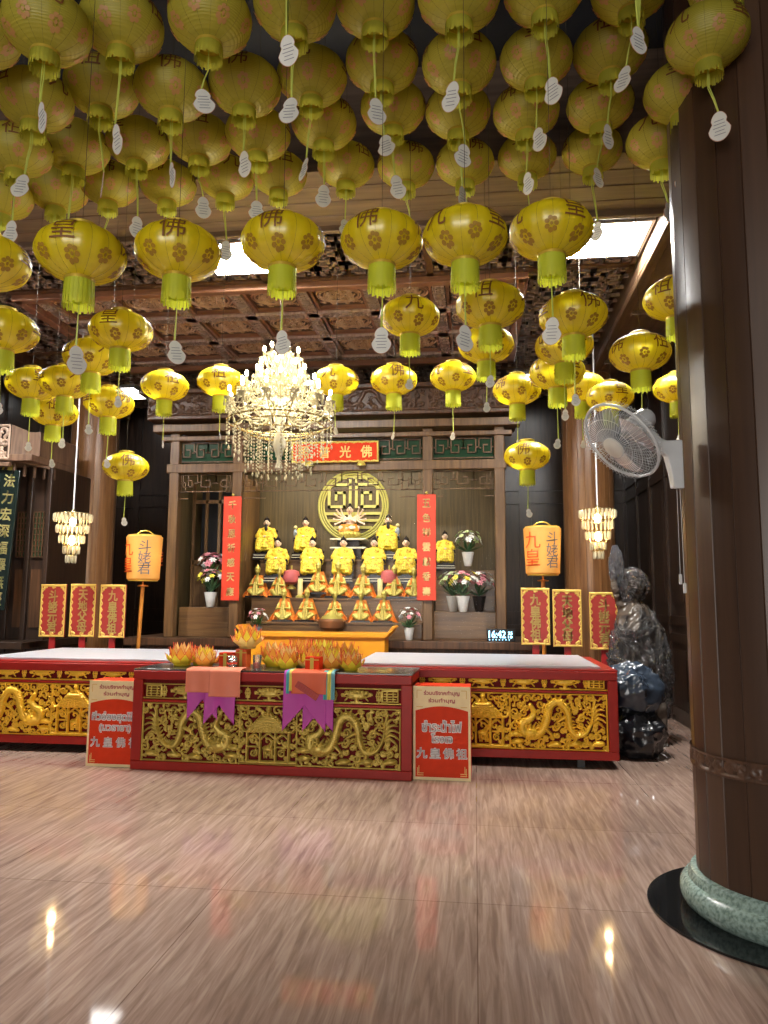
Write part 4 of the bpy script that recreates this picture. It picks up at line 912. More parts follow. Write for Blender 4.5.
def lan_set(k, M, gd):
    d = {}; tx = fl = lan_mesh(k, M, gd); zr = LR*k*math.sin(math.acos(.32))
    tx.mi = 1
    for j, chx in enumerate('九皇佛祖'):
        g = glyph(chx); a = 2*PI*j/4+.15; tx.add(*on_lantern(g[0], g[1], k, a, LR*k*.30, .115))
    fl.mi = 2; fo = flower_outline()
    for j in range(8): fl.add(*on_lantern(*fo, k, 2*PI*j/8+.35, -LR*k*(.42 if j % 2 else .58), .062))
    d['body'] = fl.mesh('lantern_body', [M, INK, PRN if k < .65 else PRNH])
    m = MB(); m.lathe([(.058, zr-.004), (.06, zr+.004), (.06, zr+.016), (.052, zr+.02), (.05, zr-.004)], 28, cap=False)
    d['rim'] = m.mesh('top_rim', LGOLD); m = MB(); m.lathe([(.058, -zr+.004), (.06, -zr-.002), (.06, -zr-.012), (.053, -zr-.012), (.05, -zr)], 28, cap=False); d['rim2'] = m.mesh('bottom_rim', LGOLD)
    m = MB()
    for q in range(44): a = 2*PI*q/44; r = .057+.002*(q % 2); h = (.11 if k < .65 else .065)+.006*math.sin(q*2.3); p = Vector((r*math.cos(a), r*math.sin(a), 0)); t = Vector((-math.sin(a), math.cos(a), 0))*.0042; z = -zr-.01; p2 = p*1.06; m.add([p-t+Vector((0, 0, z)), p+t+Vector((0, 0, z)), p2+t+Vector((0, 0, z-h)), p2-t+Vector((0, 0, z-h))], [(0, 1, 2, 3)])
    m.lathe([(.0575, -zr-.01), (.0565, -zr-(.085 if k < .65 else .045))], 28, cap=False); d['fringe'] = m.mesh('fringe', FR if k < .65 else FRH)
    m = MB()
    for q in range(16):
        a = 2*PI*(q)/16; m.tube([((LR*math.cos(t)*(1-gd)+.0006)*math.cos(a), (LR*math.cos(t)*(1-gd)+.0006)*math.sin(a), LR*k*math.sin(t)) for t in np.linspace(-1.22, 1.22, 15)], .0007, 3)
    d['rib'] = m.mesh('seam', mat('seam brown', (.25, .17, .02), .6)); d['zr'] = zr; return d
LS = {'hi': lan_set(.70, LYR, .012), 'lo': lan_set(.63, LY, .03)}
# gourd tag
gp = []
for q in range(28):
    a = 2*PI*q/28; z = math.cos(a); r = .042*abs(math.sin(a))*(1-.28*math.exp(-((z-.12)/.22)**2))*(1 if z < .12 else .78); gp.append((math.copysign(r, math.sin(a)), .056*z-.056))
m = MB(); m.prism(gp, -.0006, .0006); tagm = m.mesh('tag', PAPER)
m = MB()
for q in range(5): m.box((.0, -.0011, -.035-.013*q), (.034+.006*(q % 3), .0008, .0022)); m.box((0, .0011, -.035-.013*q), (.034+.006*(q % 3), .0008, .0022))
tinkm = m.mesh('tag_writing', TAGINK)
m = MB(); m.tube([(x, 0, z) for x, z in gp], .0012, 4, closed=True); trimt = m.mesh('tag_rim', TAGRIM)
cordm = MB().tube([(0, 0, 0), (0, 0, 1)], .0013, 5).mesh('hanging_cord', CORD)
def lantern(lab, loc, sc, kind, grp, slen=.3, ts=1.0, ztop=4.9, lean=(0, 0), strands=1):
    d = LS[kind]; zr = d['zr']
    t = thing('silk_lantern', lab, 'lantern', loc, random.uniform(0, 6.3), grp); t.scale = (sc,)*3
    b = put('lantern_body', d['body'], t); put('seam', d['rib'], b); 
    put('top_rim', d['rim'], t); put('bottom_rim', d['rim2'], t); put('fringe', d['fringe'], t)
    put('hanging_cord', cordm, t, (0, 0, zr), sc=(1, 1, (ztop-loc[2])/sc-zr))
    m = MB(); x, y = lean; L = slen
    for q in range(strands):
        o = .006*(q-strands/2)
        m.tube([(o, 0, -zr*.2), (o*1.5, 0, -zr-.12), (x*.6+o, y*.6, -zr-.12-L*.5), (x, y, -zr-.12-L)], [.0022, .0022, .003, .0045], 5)
    s = m.obj('tassel_string', STR, t)
    g = put('tag', tagm, s, (x, y, -zr-.12-L), (random.uniform(-.2, .2), random.uniform(-.25, .25), random.choice((-1, 1))*random.uniform(.0, 1.0)), ts/sc)
    g.rotation_euler.z -= t.rotation_euler.z-0
    put('tag_writing', tinkm, g); put('tag_rim', trimt, g)
    return t
ORD = ['first', 'second', 'third', 'fourth', 'fifth', 'sixth', 'seventh', 'eighth', 'ninth', 'tenth', 'eleventh']
PLACED = []
def settle(px, py, dpx, m0=1.0):
    best = None
    for m in sorted([m0*(.80+.02*i) for i in range(23)], key=lambda q: abs(q-m0)):
        p = PD(px, py, FPX*.36*m/dpx); r = LR*m; c = 0
        for q, rq in PLACED:
            dx = math.hypot(p.x-q.x, p.y-q.y); dz = abs(p.z-q.z); d = math.hypot(dx, dz)
            c += 5*max(0, (r+rq)*.97-d)
            if p.z > q.z: c += max(0, r*.97-dx)+(max(0, r*1.0-dx) if dz < .3 else 0)
            else: c += max(0, rq*.97-dx)
        if best is None or c < best[0]-1e-4: best = (c, p, m)
        if c == 0: break
    PLACED.append((best[1], LR*best[2])); 
    if best[0] > .02: print('lantern crowding', px, py, round(best[0], 3))
    return best[1], best[2]
ROWS = [  # ceiling cluster, nearest row at the top of the picture
 ('topmost', [(-24, 32, 84), (47, 27, 86), (122, 25, 82), (210, 19, 83), (295, 5, 83), (375, 3, 80), (459, -4, 83), (544, -10, 80), (630, -12, 77), (729, -18, 78)]),
 ('second', [(35, 100, 74), (102, 87, 73), (172, 90, 74), (245, 86, 72), (312, 77, 70), (382, 62, 73), (459, 64, 74), (536, 59, 72), (610, 51, 73), (707, 38, 80)]),
 ('third', [(18, 150, 66), (75, 147, 67), (138, 143, 62), (200, 139, 63), (258, 134, 65), (324, 123, 65), (393, 108, 65), (458, 112, 65), (526, 112, 66), (600, 105, 66), (682, 92, 74)]),
 ('lowest', [(3, 197, 57), (57, 189, 59), (109, 184, 57), (168, 184, 56), (226, 178, 56), (279, 174, 56), (346, 165, 57), (406, 166, 57), (465, 163, 58), (527, 157, 58), (592, 150, 59), (661, 141, 68)])]
random.seed(21)
CEILN = 4.9
for nm, row in ROWS:
    for i, (px, py, dpx) in enumerate(row):
        n = len(row); p, ms = settle(px, py, dpx)
        pos = (ORD[i]+' from left' if i < n/2 else ORD[n-1-i]+' from right') if i not in (0, n-1) else ('leftmost' if i == 0 else 'rightmost')
        vis = random.random() < .8
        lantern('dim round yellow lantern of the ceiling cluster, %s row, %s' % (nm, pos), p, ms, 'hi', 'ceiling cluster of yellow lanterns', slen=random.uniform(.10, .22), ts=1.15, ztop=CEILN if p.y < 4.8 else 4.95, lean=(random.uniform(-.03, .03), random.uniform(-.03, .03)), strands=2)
for px, py, lab, sl in ((289, -75, 'lantern overhead nearest the viewer with a bright green bunch of strands, left of two', .2), (634, -88, 'lantern overhead nearest the viewer with a bright green bunch of strands, right of two', .22)):
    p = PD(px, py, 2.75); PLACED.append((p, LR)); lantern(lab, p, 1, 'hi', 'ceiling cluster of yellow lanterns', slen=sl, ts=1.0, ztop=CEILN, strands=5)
BIG = [(-14, 262, 84), (81, 254, 88), (178, 252, 85), (283, 243, 84), (382, 241, 83), (465, 237, 85), (551, 231, 83)]
for i, (px, py, dpx) in enumerate(BIG):
    p, ms = settle(px, py, dpx, 1.0); pos = ['first and furthest left', 'second from left', 'third from left', 'in the middle above the chandelier', 'third from right', 'second from right', 'rightmost, beside the bright ceiling light'][i]
    lantern('large yellow oblate lantern of the big front row, %s' % pos, p, ms, 'lo', 'big front row of yellow lanterns', slen=.16, ts=1.0, ztop=CEILN)
LOW = [(4, 331, 66, 'farthest left, under the big row'), (121, 331, 62, 'with brown characters, upper of the left bunch'), (92, 357, 56, 'in the left bunch just below the upper one'), (32, 384, 50, 'at the left side of the left bunch'), (66, 382, 51, 'in the middle of the left bunch'),
 (54, 412, 46, 'lowest of the left bunch'), (109, 403, 49, 'at the right of the left bunch, before the wooden pillar'), (165, 386, 47, 'hanging alone left of the chandelier, outer one'), (221, 382, 47, 'touching the left side of the chandelier'), (279, 384, 46, 'hidden behind the chandelier'),
 (336, 381, 46, 'touching the right side of the chandelier'), (394, 380, 47, 'second right of the chandelier'), (453, 377, 46, 'third right of the chandelier'), (410, 317, 60, 'above and right of the chandelier, alone under the big row'),
 (490, 306, 69, 'bright, under the second from right big lantern'), (486, 345, 56, 'half hidden below the bright one right of centre'), (573, 316, 68, 'bright, upper of the right bunch'), (564, 346, 58, 'directly below the bright upper one in the right bunch'), (557, 372, 55, 'in the middle of the right bunch'),
 (582, 388, 47, 'low in the right bunch above the fan side'), (610, 397, 47, 'just above the wall fan'), (517, 390, 48, 'left of the right bunch, alone'), (676, 299, 64, 'half behind the near pillar, upper one'), (640, 353, 60, 'standing alone left of the near pillar'), (677, 388, 46, 'half behind the near pillar, lower one'),
 (126, 467, 45, 'lowest at left, above the cylindrical paper lantern'), (527, 456, 46, 'lowest at right, above the cylindrical paper lantern')]
for px, py, dpx, lab in LOW:
    p, ms = settle(px, py, dpx, 1.12 if dpx < 49 and py < 393 else 1.0)
    zt = BZ if BY0 < p.y < BY1 else (CEILN if p.y < BY0 else CZ-.01 if p.x < 1.5 else CZ-.2)
    lantern('yellow oblate lantern %s' % lab, p, ms, 'lo', 'scattered yellow lanterns', slen=random.uniform(.14, .22), ts=.62, ztop=zt)
# ---------------------------------------------------------------- cylindrical paper lanterns on poles
PAP = cloth('orange paper', (.85, .48, .12), trans=.35, rings=30, rough=.5, spec=.03)
for px, py, lab in ((144, 558, 'cylindrical orange paper lantern on a leaning pole at left'), (542.5, 551, 'cylindrical orange paper lantern on a pole at right, above the placards')):
    p = PY(px, py, 8.45); s = 1.0
    t = thing('paper_lantern', lab, 'paper lantern', (p.x, 8.45, p.z), .1, 'cylindrical paper lanterns')
    H2 = .265; prof = [(.165, -H2), (.185, -H2+.02)]+[(.185+.022*(i/8), -H2+.02+(2*H2-.04)*i/8) for i in range(9)]+[(.185, H2)]
    b = MB().lathe(prof, 40, cap=False).obj('paper_shade', PAP, t)
    m = MB(); 
    def cyl(txt, ang, z, size, mbx):
        v, f, gw, gh = glyph(txt); mbx.add([(.212*math.sin(ang+a*size/.2), -.212*math.cos(ang+a*size/.2), z+b_*size) for a, b_ in v], f)
    m = MB(); cyl('九', -.75, .11, .2, m); cyl('皇', -.75, -.08, .2, m); cyl('宮', 2.2, 0, .2, m); m.obj('red_characters', mat('red orange ink', (.80, .10, .01), .5), b)
    m = MB(); cyl('斗', .35, .13, .15, m); cyl('姥', .35, 0, .15, m); cyl('君', .35, -.13, .15, m); m.obj('grey_characters', mat('grey blue ink', (.12, .14, .16), .5), b)
    m = MB(); m.lathe([(.17, H2), (.19, H2-.008), (.19, H2+.004), (.15, H2+.008)], 30, cap=False); m.lathe([(.15, -H2), (.168, -H2-.006), (.168, -H2+.008)], 30, cap=False); m.tube([(-.12, 0, H2), (-.05, 0, H2+.05), (.0, 0, H2+.06), (.05, 0, H2+.05), (.12, 0, H2)], .006); m.box((0, 0, -H2), (.3, .03, .012)); m.obj('rim', LGOLD, t)
    m = MB(); lx = -.06 if px < 300 else 0; m.tube([(0, 0, -H2), (0, 0, -H2-.06)], .01); m.lathe([(.06, -H2-.07), (.065, -H2-.06), (.02, -H2-.05)], 16); m.tube([(0, 0, -H2-.06), (lx, .02, -p.z+.02)], .022, 10); m.lathe([(.18, -p.z), (.18, -p.z+.03), (.04, -p.z+.06)], 20, c=(lx, .02, 0)); m.obj('pole', mat('orange wood pole', (.65, .24, .03), .4), t)
    bl = MB().ell((0, 0, 0), .03).obj('bulb', glow('warm bulb', (1, .72, .4), 30), t)
# ---------------------------------------------------------------- crystal
CRY = film('crystal', tint=(.97, .97, .95), gl=.45, diff=.45, rough=.1, dcol=(.92, .84, .58))
BULB = glow('chandelier bulb', (1, .86, .58), 40); BRASS = mat('pale brass', (.75, .62, .28), .25, .8)
def bead_strand(L, r=.006, drop=.016):
    m = MB(); n = max(2, int(L/.022))
    for i in range(n): m.ell((0, 0, -L*i/n), (r, r, r*1.2), 6, 4)
    m.lathe([(.0005, -L-drop*2.2), (drop*.55, -L-drop*1.4), (drop*.3, -L-drop*.4), (.001, -L)], 6); return m.mesh('crystal_strand', CRY)
for px, py, lab in ((72, 538, 'tiered crystal pendant lamp on a white cord before the left pillar'), (598, 534, 'tiered crystal pendant lamp on a white cord before the right pillar')):
    p = PY(px, py, 7.9 if px < 300 else 8.4); k = (p-O3).dot(CM @ Vector((0, 0, -1)))/FPX; 
    t = thing('crystal_pendant', lab, 'pendant lamp', p, group='crystal pendant lamps'); R0 = 17.5*k; Ht = 48*k
    fr = MB(); tiers_ = [(1.0, .5), (.84, .27), (.66, .05), (.42, -.17), (.26, -.36)]
    for r_, z_ in tiers_: fr.tube([(R0*r_*math.cos(2*PI*q/30), R0*r_*math.sin(2*PI*q/30), Ht*z_) for q in range(30)], .005, 5, closed=True)
    for q in range(4): a = PI*q/2; fr.tube([(R0*r_*math.cos(a), R0*r_*math.sin(a), Ht*z_) for r_, z_ in tiers_], .004, 5)
    fr.lathe([(.03, Ht*.5), (.03, Ht*.55), (.01, Ht*.6)], 12); fr.box((0, 0, Ht*.5), (R0*2, .008, .006)); fr.box((0, 0, Ht*.5), (.008, R0*2, .006)); fr.obj('lamp_frame', BRASS, t)
    for r_, z_ in tiers_:
        n = max(8, int(26*r_)); m = MB()
        for q in range(n):
            a = 2*PI*q/n; m.M = Matrix.Translation((R0*r_*math.cos(a), R0*r_*math.sin(a), Ht*z_)) @ Matrix.Rotation(a, 4, 'Z')
            m.lathe([(.001, -Ht*.17), (.012, -Ht*.14), (.014, -Ht*.03), (.008, 0)], 6)
        m.obj('crystal_tier', CRY, t)
    for z_ in (.33, -.05): MB().ell((0, 0, Ht*z_), (.035, .035, .05)).obj('bulb', glow('warm lamp bulb', (1, .66, .32), 60), t)
    MB().tube([(0, 0, Ht*.58), (0, 0, CZ-.1-p.z)], .009, 8).obj('cord', mat('white cord', (.75, .75, .75), .4), t)
    MB().lathe([(.05, CZ-.1-p.z), (.05, CZ-.06-p.z)], 16).obj('ceiling_cap', WHITE, t)
# big chandelier
c = PD(280, 411, 5.3); k = 5.3/FPX; t = thing('chandelier', 'large crystal chandelier hanging before the altar name board', 'chandelier', c)
m = MB(); m.lathe([(.01, -60*k), (.028, -58*k), (.012, -50*k), (.03, -42*k), (.05, -34*k), (.02, -20*k), (.035, -5*k), (.02, 10*k), (.045, 22*k), (.02, 34*k), (.03, 48*k), (.012, 60*k)], 16); m.obj('centre_column', mat('pale crystal glass', (.75, .72, .6), .1, .0), t)
MB().tube([(0, 0, 60*k), (0, 0, CZ-.1-c.z)], .008, 6).obj('chain', BRASS, t); MB().lathe([(.09, CZ-.02-c.z), (.08, CZ-.06-c.z), (.02, CZ-.1-c.z)], 20).obj('ceiling_rose', BRASS, t)
def armmesh(r, z0, dz):
    m = MB(); m.tube(catmull([(0.03, 0, z0), (r*.35, 0, z0-dz*1.1), (r*.75, 0, z0-dz*.9), (r, 0, z0)], 5), .007, 7); m.tube(catmull([(r*.4, 0, z0-dz*.9), (r*.5, 0, z0-dz*.2), (r*.66, 0, z0-dz*.35)], 4), .005, 5)
    m.lathe([(.008, z0-.01), (.035, z0+.012), (.038, z0+.018), (.01, z0+.014)], 12, c=(r, 0, 0)); m.lathe([(.011, z0+.01), (.011, z0+.06)], 8, c=(r, 0, 0)); return m.mesh('arm', CRY)
arms = [(12, 51*k, 6*k, 14*k, 0), (12, 38*k, 20*k, 12*k, .26), (8, 24*k, 34*k, 10*k, .1), (6, 17*k, 52*k, 8*k, .2)]
bulbm = MB().ell((0, 0, .02), (.012, .012, .022), 8, 6).mesh('bulb', BULB)
for n, r, z0, dz, off in arms:
    am = armmesh(r, z0, dz); dropm = bead_strand(.09, .007)
    for q in range(n):
        a = 2*PI*q/n+off; A_ = put('arm', am, t, (0, 0, 0), (0, 0, a)); put('bulb', bulbm, A_, (r, 0, z0+.062))
        m = MB()
        for j in range(5): b_ = 2*PI*j/5; m.M = Matrix.Translation((r+.033*math.cos(b_), .033*math.sin(b_), z0+.01)); m.lathe([(.0005, -.06), (.009, -.045), (.005, -.02), (.001, 0)], 6); m.ell((0, 0, -.012), .005, 6, 4)
        m.obj('crystal_drop', CRY, A_)
random.seed(4)
sm = [bead_strand(L) for L in (.10, .15, .20, .26)]
for ri, (n, r, zz) in enumerate(((30, 52*k, -12*k), (28, 44*k, -16*k), (22, 33*k, -22*k), (16, 22*k, -26*k))):
    tb = MB().tube([(r*math.cos(2*PI*q/32), r*math.sin(2*PI*q/32), zz) for q in range(32)], .005, 5, closed=True).obj('strand_ring', BRASS, t)
    for q in range(n):
        a = 2*PI*(q+.3*ri)/n; put('crystal_strand', sm[min(3, max(0, ri+(q % 2)-0))], t, (r*math.cos(a), r*math.sin(a), zz))
pl_ = bpy.data.lights.new('chandelier_glow', 'POINT'); pl_.energy = 55; pl_.color = (1, .86, .62); pl_.shadow_soft_size = .25
po = bpy.data.objects.new('chandelier_glow', pl_); C.objects.link(po); po.location = (c.x, c.y, c.z+.12)
# swags between arms
for n, r, z0 in ((12, 50*k, 4*k), (12, 36*k, 18*k), (8, 23*k, 32*k)):
    for q in range(n):
        m = MB(); a0, a1 = 2*PI*q/n, 2*PI*(q+1)/n
        for j in range(9): s_ = j/8; a = a0+(a1-a0)*s_; m.ell((r*math.cos(a), r*math.sin(a), z0-4*.09*s_*(1-s_)), .009, 6, 4)
        m.tube([(r*math.cos(a0+(a1-a0)*j/8), r*math.sin(a0+(a1-a0)*j/8), z0-.36*(j/8)*(1-j/8)) for j in range(9)], .004, 4); m.tube([((r*(1-j/11)+.03*j/11)*math.cos(a0), (r*(1-j/11)+.03*j/11)*math.sin(a0), z0+20*k*j/11-.16*(j/11)*(1-j/11)) for j in range(12)], .004, 4)
        for j in range(12): s_ = j/11; rr = r*(1-s_)+.03*s_; m.ell((rr*math.cos(a0), rr*math.sin(a0), z0+(20*k)*s_-.16*s_*(1-s_)), .008, 6, 4)
        m.obj('bead_swag', CRY, t)
# ---------------------------------------------------------------- wall fan
FWH = mat('fan white plastic', (.70, .72, .74), .35)
f0 = PD(621, 441, 3.42); nrm = (CM @ Vector((-.72, -.60, .33))).normalized(); Mf = nrm.to_track_quat('Z', 'Y').to_matrix().to_4x4(); Mf.translation = f0
t = thing('wall_fan', 'white wall fan tilted down on the near wooden pillar', 'fan', f0)
fr_ = .197
cg = MB(); 
for s, dep in ((1, .055), (-1, .075)):
    for q in range(60):
        a = 2*PI*q/60; P_ = [(fr_*math.cos(a), fr_*math.sin(a), 0), (fr_*.96*math.cos(a), fr_*.96*math.sin(a), s*dep*.55), (fr_*.7*math.cos(a), fr_*.7*math.sin(a), s*dep*.9), (.05*math.cos(a), .05*math.sin(a), s*dep)]
        cg.tube(P_, .0011, 4)
    for rr in (.75, .5): cg.tube([(fr_*rr*math.cos(2*PI*q/40), fr_*rr*math.sin(2*PI*q/40), s*dep*.88) for q in range(40)], .0014, 4, closed=True)
cg.tube([(fr_*math.cos(2*PI*q/48), fr_*math.sin(2*PI*q/48), 0) for q in range(48)], .007, 6, closed=True)
T_inv = Matrix.Translation(-f0)
def fobj(mb, name, mt_, par=t):
    o = mb.obj(name, mt_, par); o.matrix_local = T_inv @ Mf; return o
cage = fobj(cg, 'cage', FWH)
MB().lathe([(.052, .05), (.052, .06), (.04, .066), (.001, .068)], 24).obj('badge', mat('fan badge', (.75, .74, .68), .3), cage)
bl = MB()
for q in range(3):
    a0 = 2*PI*q/3
    bl.grid(lambda u, v: Vector(((.035+.13*v)*math.cos(a0+(u-.5)*(1.1+.5*v)), (.035+.13*v)*math.sin(a0+(u-.5)*(1.1+.5*v)), (u-.5)*.05)), 8, 6)
bl.lathe([(.001, -.02), (.035, -.02), (.035, .02), (.001, .03)], 20); fobj(bl, 'blade_rotor', film('smoky plastic', tint=(.55, .6, .65), gl=.3, diff=.45, rough=.2, dcol=(.4, .43, .47)))
mo = MB(); mo.lathe([(.001, -.215), (.035, -.21), (.05, -.19), (.055, -.14), (.055, -.09), (.03, -.075)], 28); fobj(mo, 'motor_housing', FWH)
wb = PD(676, 452, 3.45); mcen = Mf @ Vector((0, 0, -.14))
br = MB(); br.tube([mcen-f0, (mcen*.5+wb*.5)-f0+Vector((0, 0, -.02)), wb-f0], [.022, .024, .03], 10)
cR = CM @ Vector((1, 0, 0)); ax = PYc
prf = [(-.075, .05), (.022, .055), (.022, -.17), (-.022, -.17), (-.032, -.10), (-.05, -.02), (-.075, .0)]
o_ = [wb-f0+cR*a+Vector((0, 0, b_))+(CM @ Vector((0, 0, 1)))*s*.03 for s in (-1, 1) for a, b_ in prf]; n = len(prf)
br.add(o_, [tuple(range(n)), tuple(range(2*n-1, n-1, -1))]+[(i, n+i, n+(i+1) % n, (i+1) % n) for i in range(n)]); br.obj('bracket', FWH, t, bevel=.005)
cd = MB()
for i, (px, L) in enumerate(((677, .38), (680, .42))):
    q = PD(px, 492, 3.45)-f0; cd.tube([q+Vector((0, 0, .04)), q+Vector((.004*i, 0, -L))], .0015, 5); cd.box(q+Vector((.004*i, 0, -L-.02)), (.012, .01, .045))
cd.obj('pull_cord', mat('white cord', (.75, .75, .75), .4), t)
# ---------------------------------------------------------------- offerings on the front table
TH = .797
def onft(x, y, z=TH): return FTM @ Vector((x, y, z))
def ftx(px, y=.2): # local x on the front table for a picture column
    inv = FTM.inverted(); d = ray(px, 668); o_ = inv @ O3; dd = inv.to_3x3() @ d; s = (y-o_.y)/dd.y; return o_.x+dd.x*s
LOT = [cloth(n, c, trans=.3, spec=.08) for n, c in (('yellow lotus paper', (.98, .85, .06)), ('orange lotus paper', (.92, .45, .06)), ('gold lotus paper', (.95, .72, .25)))]
LEDGE = mat('red paper edge', (.75, .08, .03), .5)
def lotus(lab, x, y, s, mi, z=TH):
    t = thing('paper_lotus', lab, 'paper lotus', onft(x, y, z), random.uniform(0, 1), 'folded paper lotus offerings'); 
    for ring, (n, r0, r1, h) in enumerate(((10, .055, .12, .105), (10, .05, .095, .155), (8, .035, .065, .19))):
        m = MB(); e = MB()
        for q in range(n):
            a = 2*PI*(q+.5*(ring % 2))/n; ca, sa = math.cos(a), math.sin(a); w_ = .034
            P_ = [Vector((r0*ca+w_*.6*sa, r0*sa-w_*.6*ca, .01)), Vector((r0*ca-w_*.6*sa, r0*sa+w_*.6*ca, .01)), Vector((r1*.95*ca-w_*sa, r1*.95*sa+w_*ca, h*.55)), Vector((r1*1.15*ca, r1*1.15*sa, h)), Vector((r1*.95*ca+w_*sa, r1*.95*sa-w_*ca, h*.55)), Vector((r1*.8*ca, r1*.8*sa, h*.45))]
            P_ = [p*s for p in P_]; m.add(P_, [(0, 1, 2, 5), (0, 5, 4), (5, 2, 3), (5, 3, 4)]); e.tube([P_[2], P_[3], P_[4]], .0022*s, 4)
        pt = m.obj('petals', LOT[(mi+ring) % 3], t); e.obj('petal_edge', LEDGE, pt)
    MB().lathe([(.06*s, 0), (.07*s, .012*s), (.03*s, .03*s), (.001, .03*s)], 14).obj('lotus_base', LOT[mi % 3], t); return t
LOTS = [(182, .25, 1.05, 0, 'yellow paper lotus at the far left of the front table'), (205, .22, .9, 1, 'orange paper lotus second from left, beside the yellow one'), (200 , .40, .9, 0, 'small yellow paper lotus half hidden at the back left'),
 (274, .40, 1.1, 0, 'paper lotus behind the red boxes, left of the middle'), (288, .2, 1.0, 0, 'bright yellow paper lotus in front, right of the red boxes'), (300, .41, 1.25, 2, 'gold paper lotus behind the bright yellow one'), (310, .22, .95, 2, 'gold and orange paper lotus above the rainbow cloth'), (322, .40, 1.25, 1, 'orange paper lotus in the right heap, at the back'), (332, .2, .95, 1, 'orange paper lotus in front in the right heap'), (344, .36, 1.15, 2, 'gold paper lotus near the right end of the heap'), (351, .16, .85, 0, 'yellow paper lotus at the right end of the heap')]
for px, y, s, mi, lab in LOTS: lotus(lab, ftx(px, y), y, s, mi)
for px, y, w_, h, lab, mt_ in ((227, .25, .11, .12, 'small red offering box left of the clear cup', RED), (243, .28, .10, .15, 'taller orange-red offering box in the middle', mat('orange red paper', (.8, .13, .03), .4)), (314, .08, .12, .11, 'red offering box between the lotus heaps', RED)):
    t = thing('offering_box', lab, 'box', onft(ftx(px, y), y), ang+random.uniform(-.2, .2), 'red offering boxes')
    MB().box((0, 0, h/2), (w_, .09, h)).obj('box_body', mt_, t, bevel=.004); m = MB(); m.box((0, -.046, h*.5), (w_*.25, .004, h*.9)); m.box((0, -.046, h*.8), (w_, .003, .008)); m.obj('gold_band', GOLDLEAF, t)
lotus('gold paper lotus standing on top of the red boxes', ftx(247, .3), .3, 1.05, 2, z=TH+.152)
t = thing('glass_cup', 'clear glass with a red bottom beside the red boxes', 'glass', onft(ftx(257, .14), .14), 0)
MB().lathe([(.03, 0), (.036, .11), (.034, .11), (.028, .004)], 20).obj('glass_wall', film('cup glass', gl=.4, diff=.12), t); MB().lathe([(.001, .004), (.029, .004), (.031, .05), (.001, .05)], 16).obj('red_wax', RED, t)
t = thing('foil_bundle', 'silvery crumpled foil bundle beside the orange lotus', 'foil bundle', onft(ftx(232, .1), .1), 0)
m = MB(); m.grid(lambda u, v: Vector(((.035+.012*math.sin(v*30+u*17))*math.cos(6.283*u), (.035+.012*math.cos(v*23+u*31))*math.sin(6.283*u), .001+.09*v)), 22, 8); m.ell((0, 0, .09), (.038, .038, .02)); m.obj('foil', mat('silver foil', (.75, .72, .7), .25, .9), t)
MB().tube([(0.04*math.cos(q*.63), .04*math.sin(q*.63), .045) for q in range(10)], .006, 5, closed=True).obj('tie', RED, t)
# cloths hanging over the table edge
SAL = cloth('salmon paper cloth', (.88, .27, .17), trans=.15, spec=.03); MAG = cloth('magenta tissue', (.66, .10, .55), trans=.25, spec=.02)
def drape(name, mt_, par, x0, x1, back, drop, off, cut=None, skew=0, nx=26, wav=.006, ph=0):
    """a sheet that lies on the table top and folds over its front edge"""
    L = back+drop; n = 40
    def fn(u, v):
        s = L*v; d = s-back
        dd = drop if not cut else cut(u)
        if d > 0: d = d*dd/drop
        x = x0+(x1-x0)*u+skew*max(0, d)
        if d < 0: y, z = -d-.02, TH+.004+off*.3
        else:
            r = .018; a = min(d/r, PI/2); y, z = -.02-r*math.sin(a)-off, TH+.004-r*(1-math.cos(a))-max(0, d-r*PI/2)
            y -= wav*math.sin(u*9+ph)*min(1, d*6)+.004
            if y > -.032-off: y = min(y, -.03-off*.5) if d > r*2 else y
        return Vector((x, y, z))
    m = MB(); m.grid(fn, nx, n); o = m.obj(name, mt_, par); s_ = o.modifiers.new('thick', 'SOLIDIFY'); s_.thickness = .0015; return o
def swallow(a, b, tooth=.012, n=11):
    """lower edge with a notch, points at both sides and small zigzag teeth"""
    return lambda u: a-(b*(1-abs(2*u-1)))+tooth*(abs((u*n) % 1-.5)*2)
t = thing('draped_cloth', 'salmon patterned cloth over magenta paper, hanging at left on the front table', 'cloth', FTM.translation, ang, 'cloths draped over the front table')
xl, xr = ftx(190, 0), ftx(241, 0)
drape('magenta_layer', MAG, t, xl+.0, xl+.25, .05, .40, .0, swallow(.40, .16), .02, ph=1); drape('magenta_layer', MAG, t, xl+.16, xr-.02, .05, .42, .012, swallow(.43, .15), -.02, ph=2)
a_ = drape('patterned_cloth', SAL, t, xl-.005, xl+.2, .12, .19, .022, ph=0); b_ = drape('patterned_cloth', SAL, t, xl+.19, xr+.02, .14, .22, .026, ph=3)
def motif(par, x0, x1, z0, z1, y, mt_, nx, nz, s):
    m = MB()
    for i in range(nx):
        for j in range(nz):
            cx, cz = x0+(x1-x0)*(i+.5)/nx, z0+(z1-z0)*(j+.5)/nz; m.box((cx, y, cz), (s, .0015, s*.35)); m.box((cx, y, cz), (s*.35, .0015, s))
    return m.obj('printed_motif', mt_, par)
PRM = mat('rose print', (.62, .14, .13), .5)
motif(a_, xl+.01, xl+.19, TH-.17, TH-.03, -.054, PRM, 8, 7, .012); motif(b_, xl+.21, xr, TH-.2, TH-.03, -.06, PRM, 8, 8, .012)
t = thing('draped_cloth', 'rainbow edged red cloth over magenta swallow-tail paper, right side of the front table', 'cloth', FTM.translation, ang, 'cloths draped over the front table')
xl, xr = ftx(289, 0), ftx(335, 0)
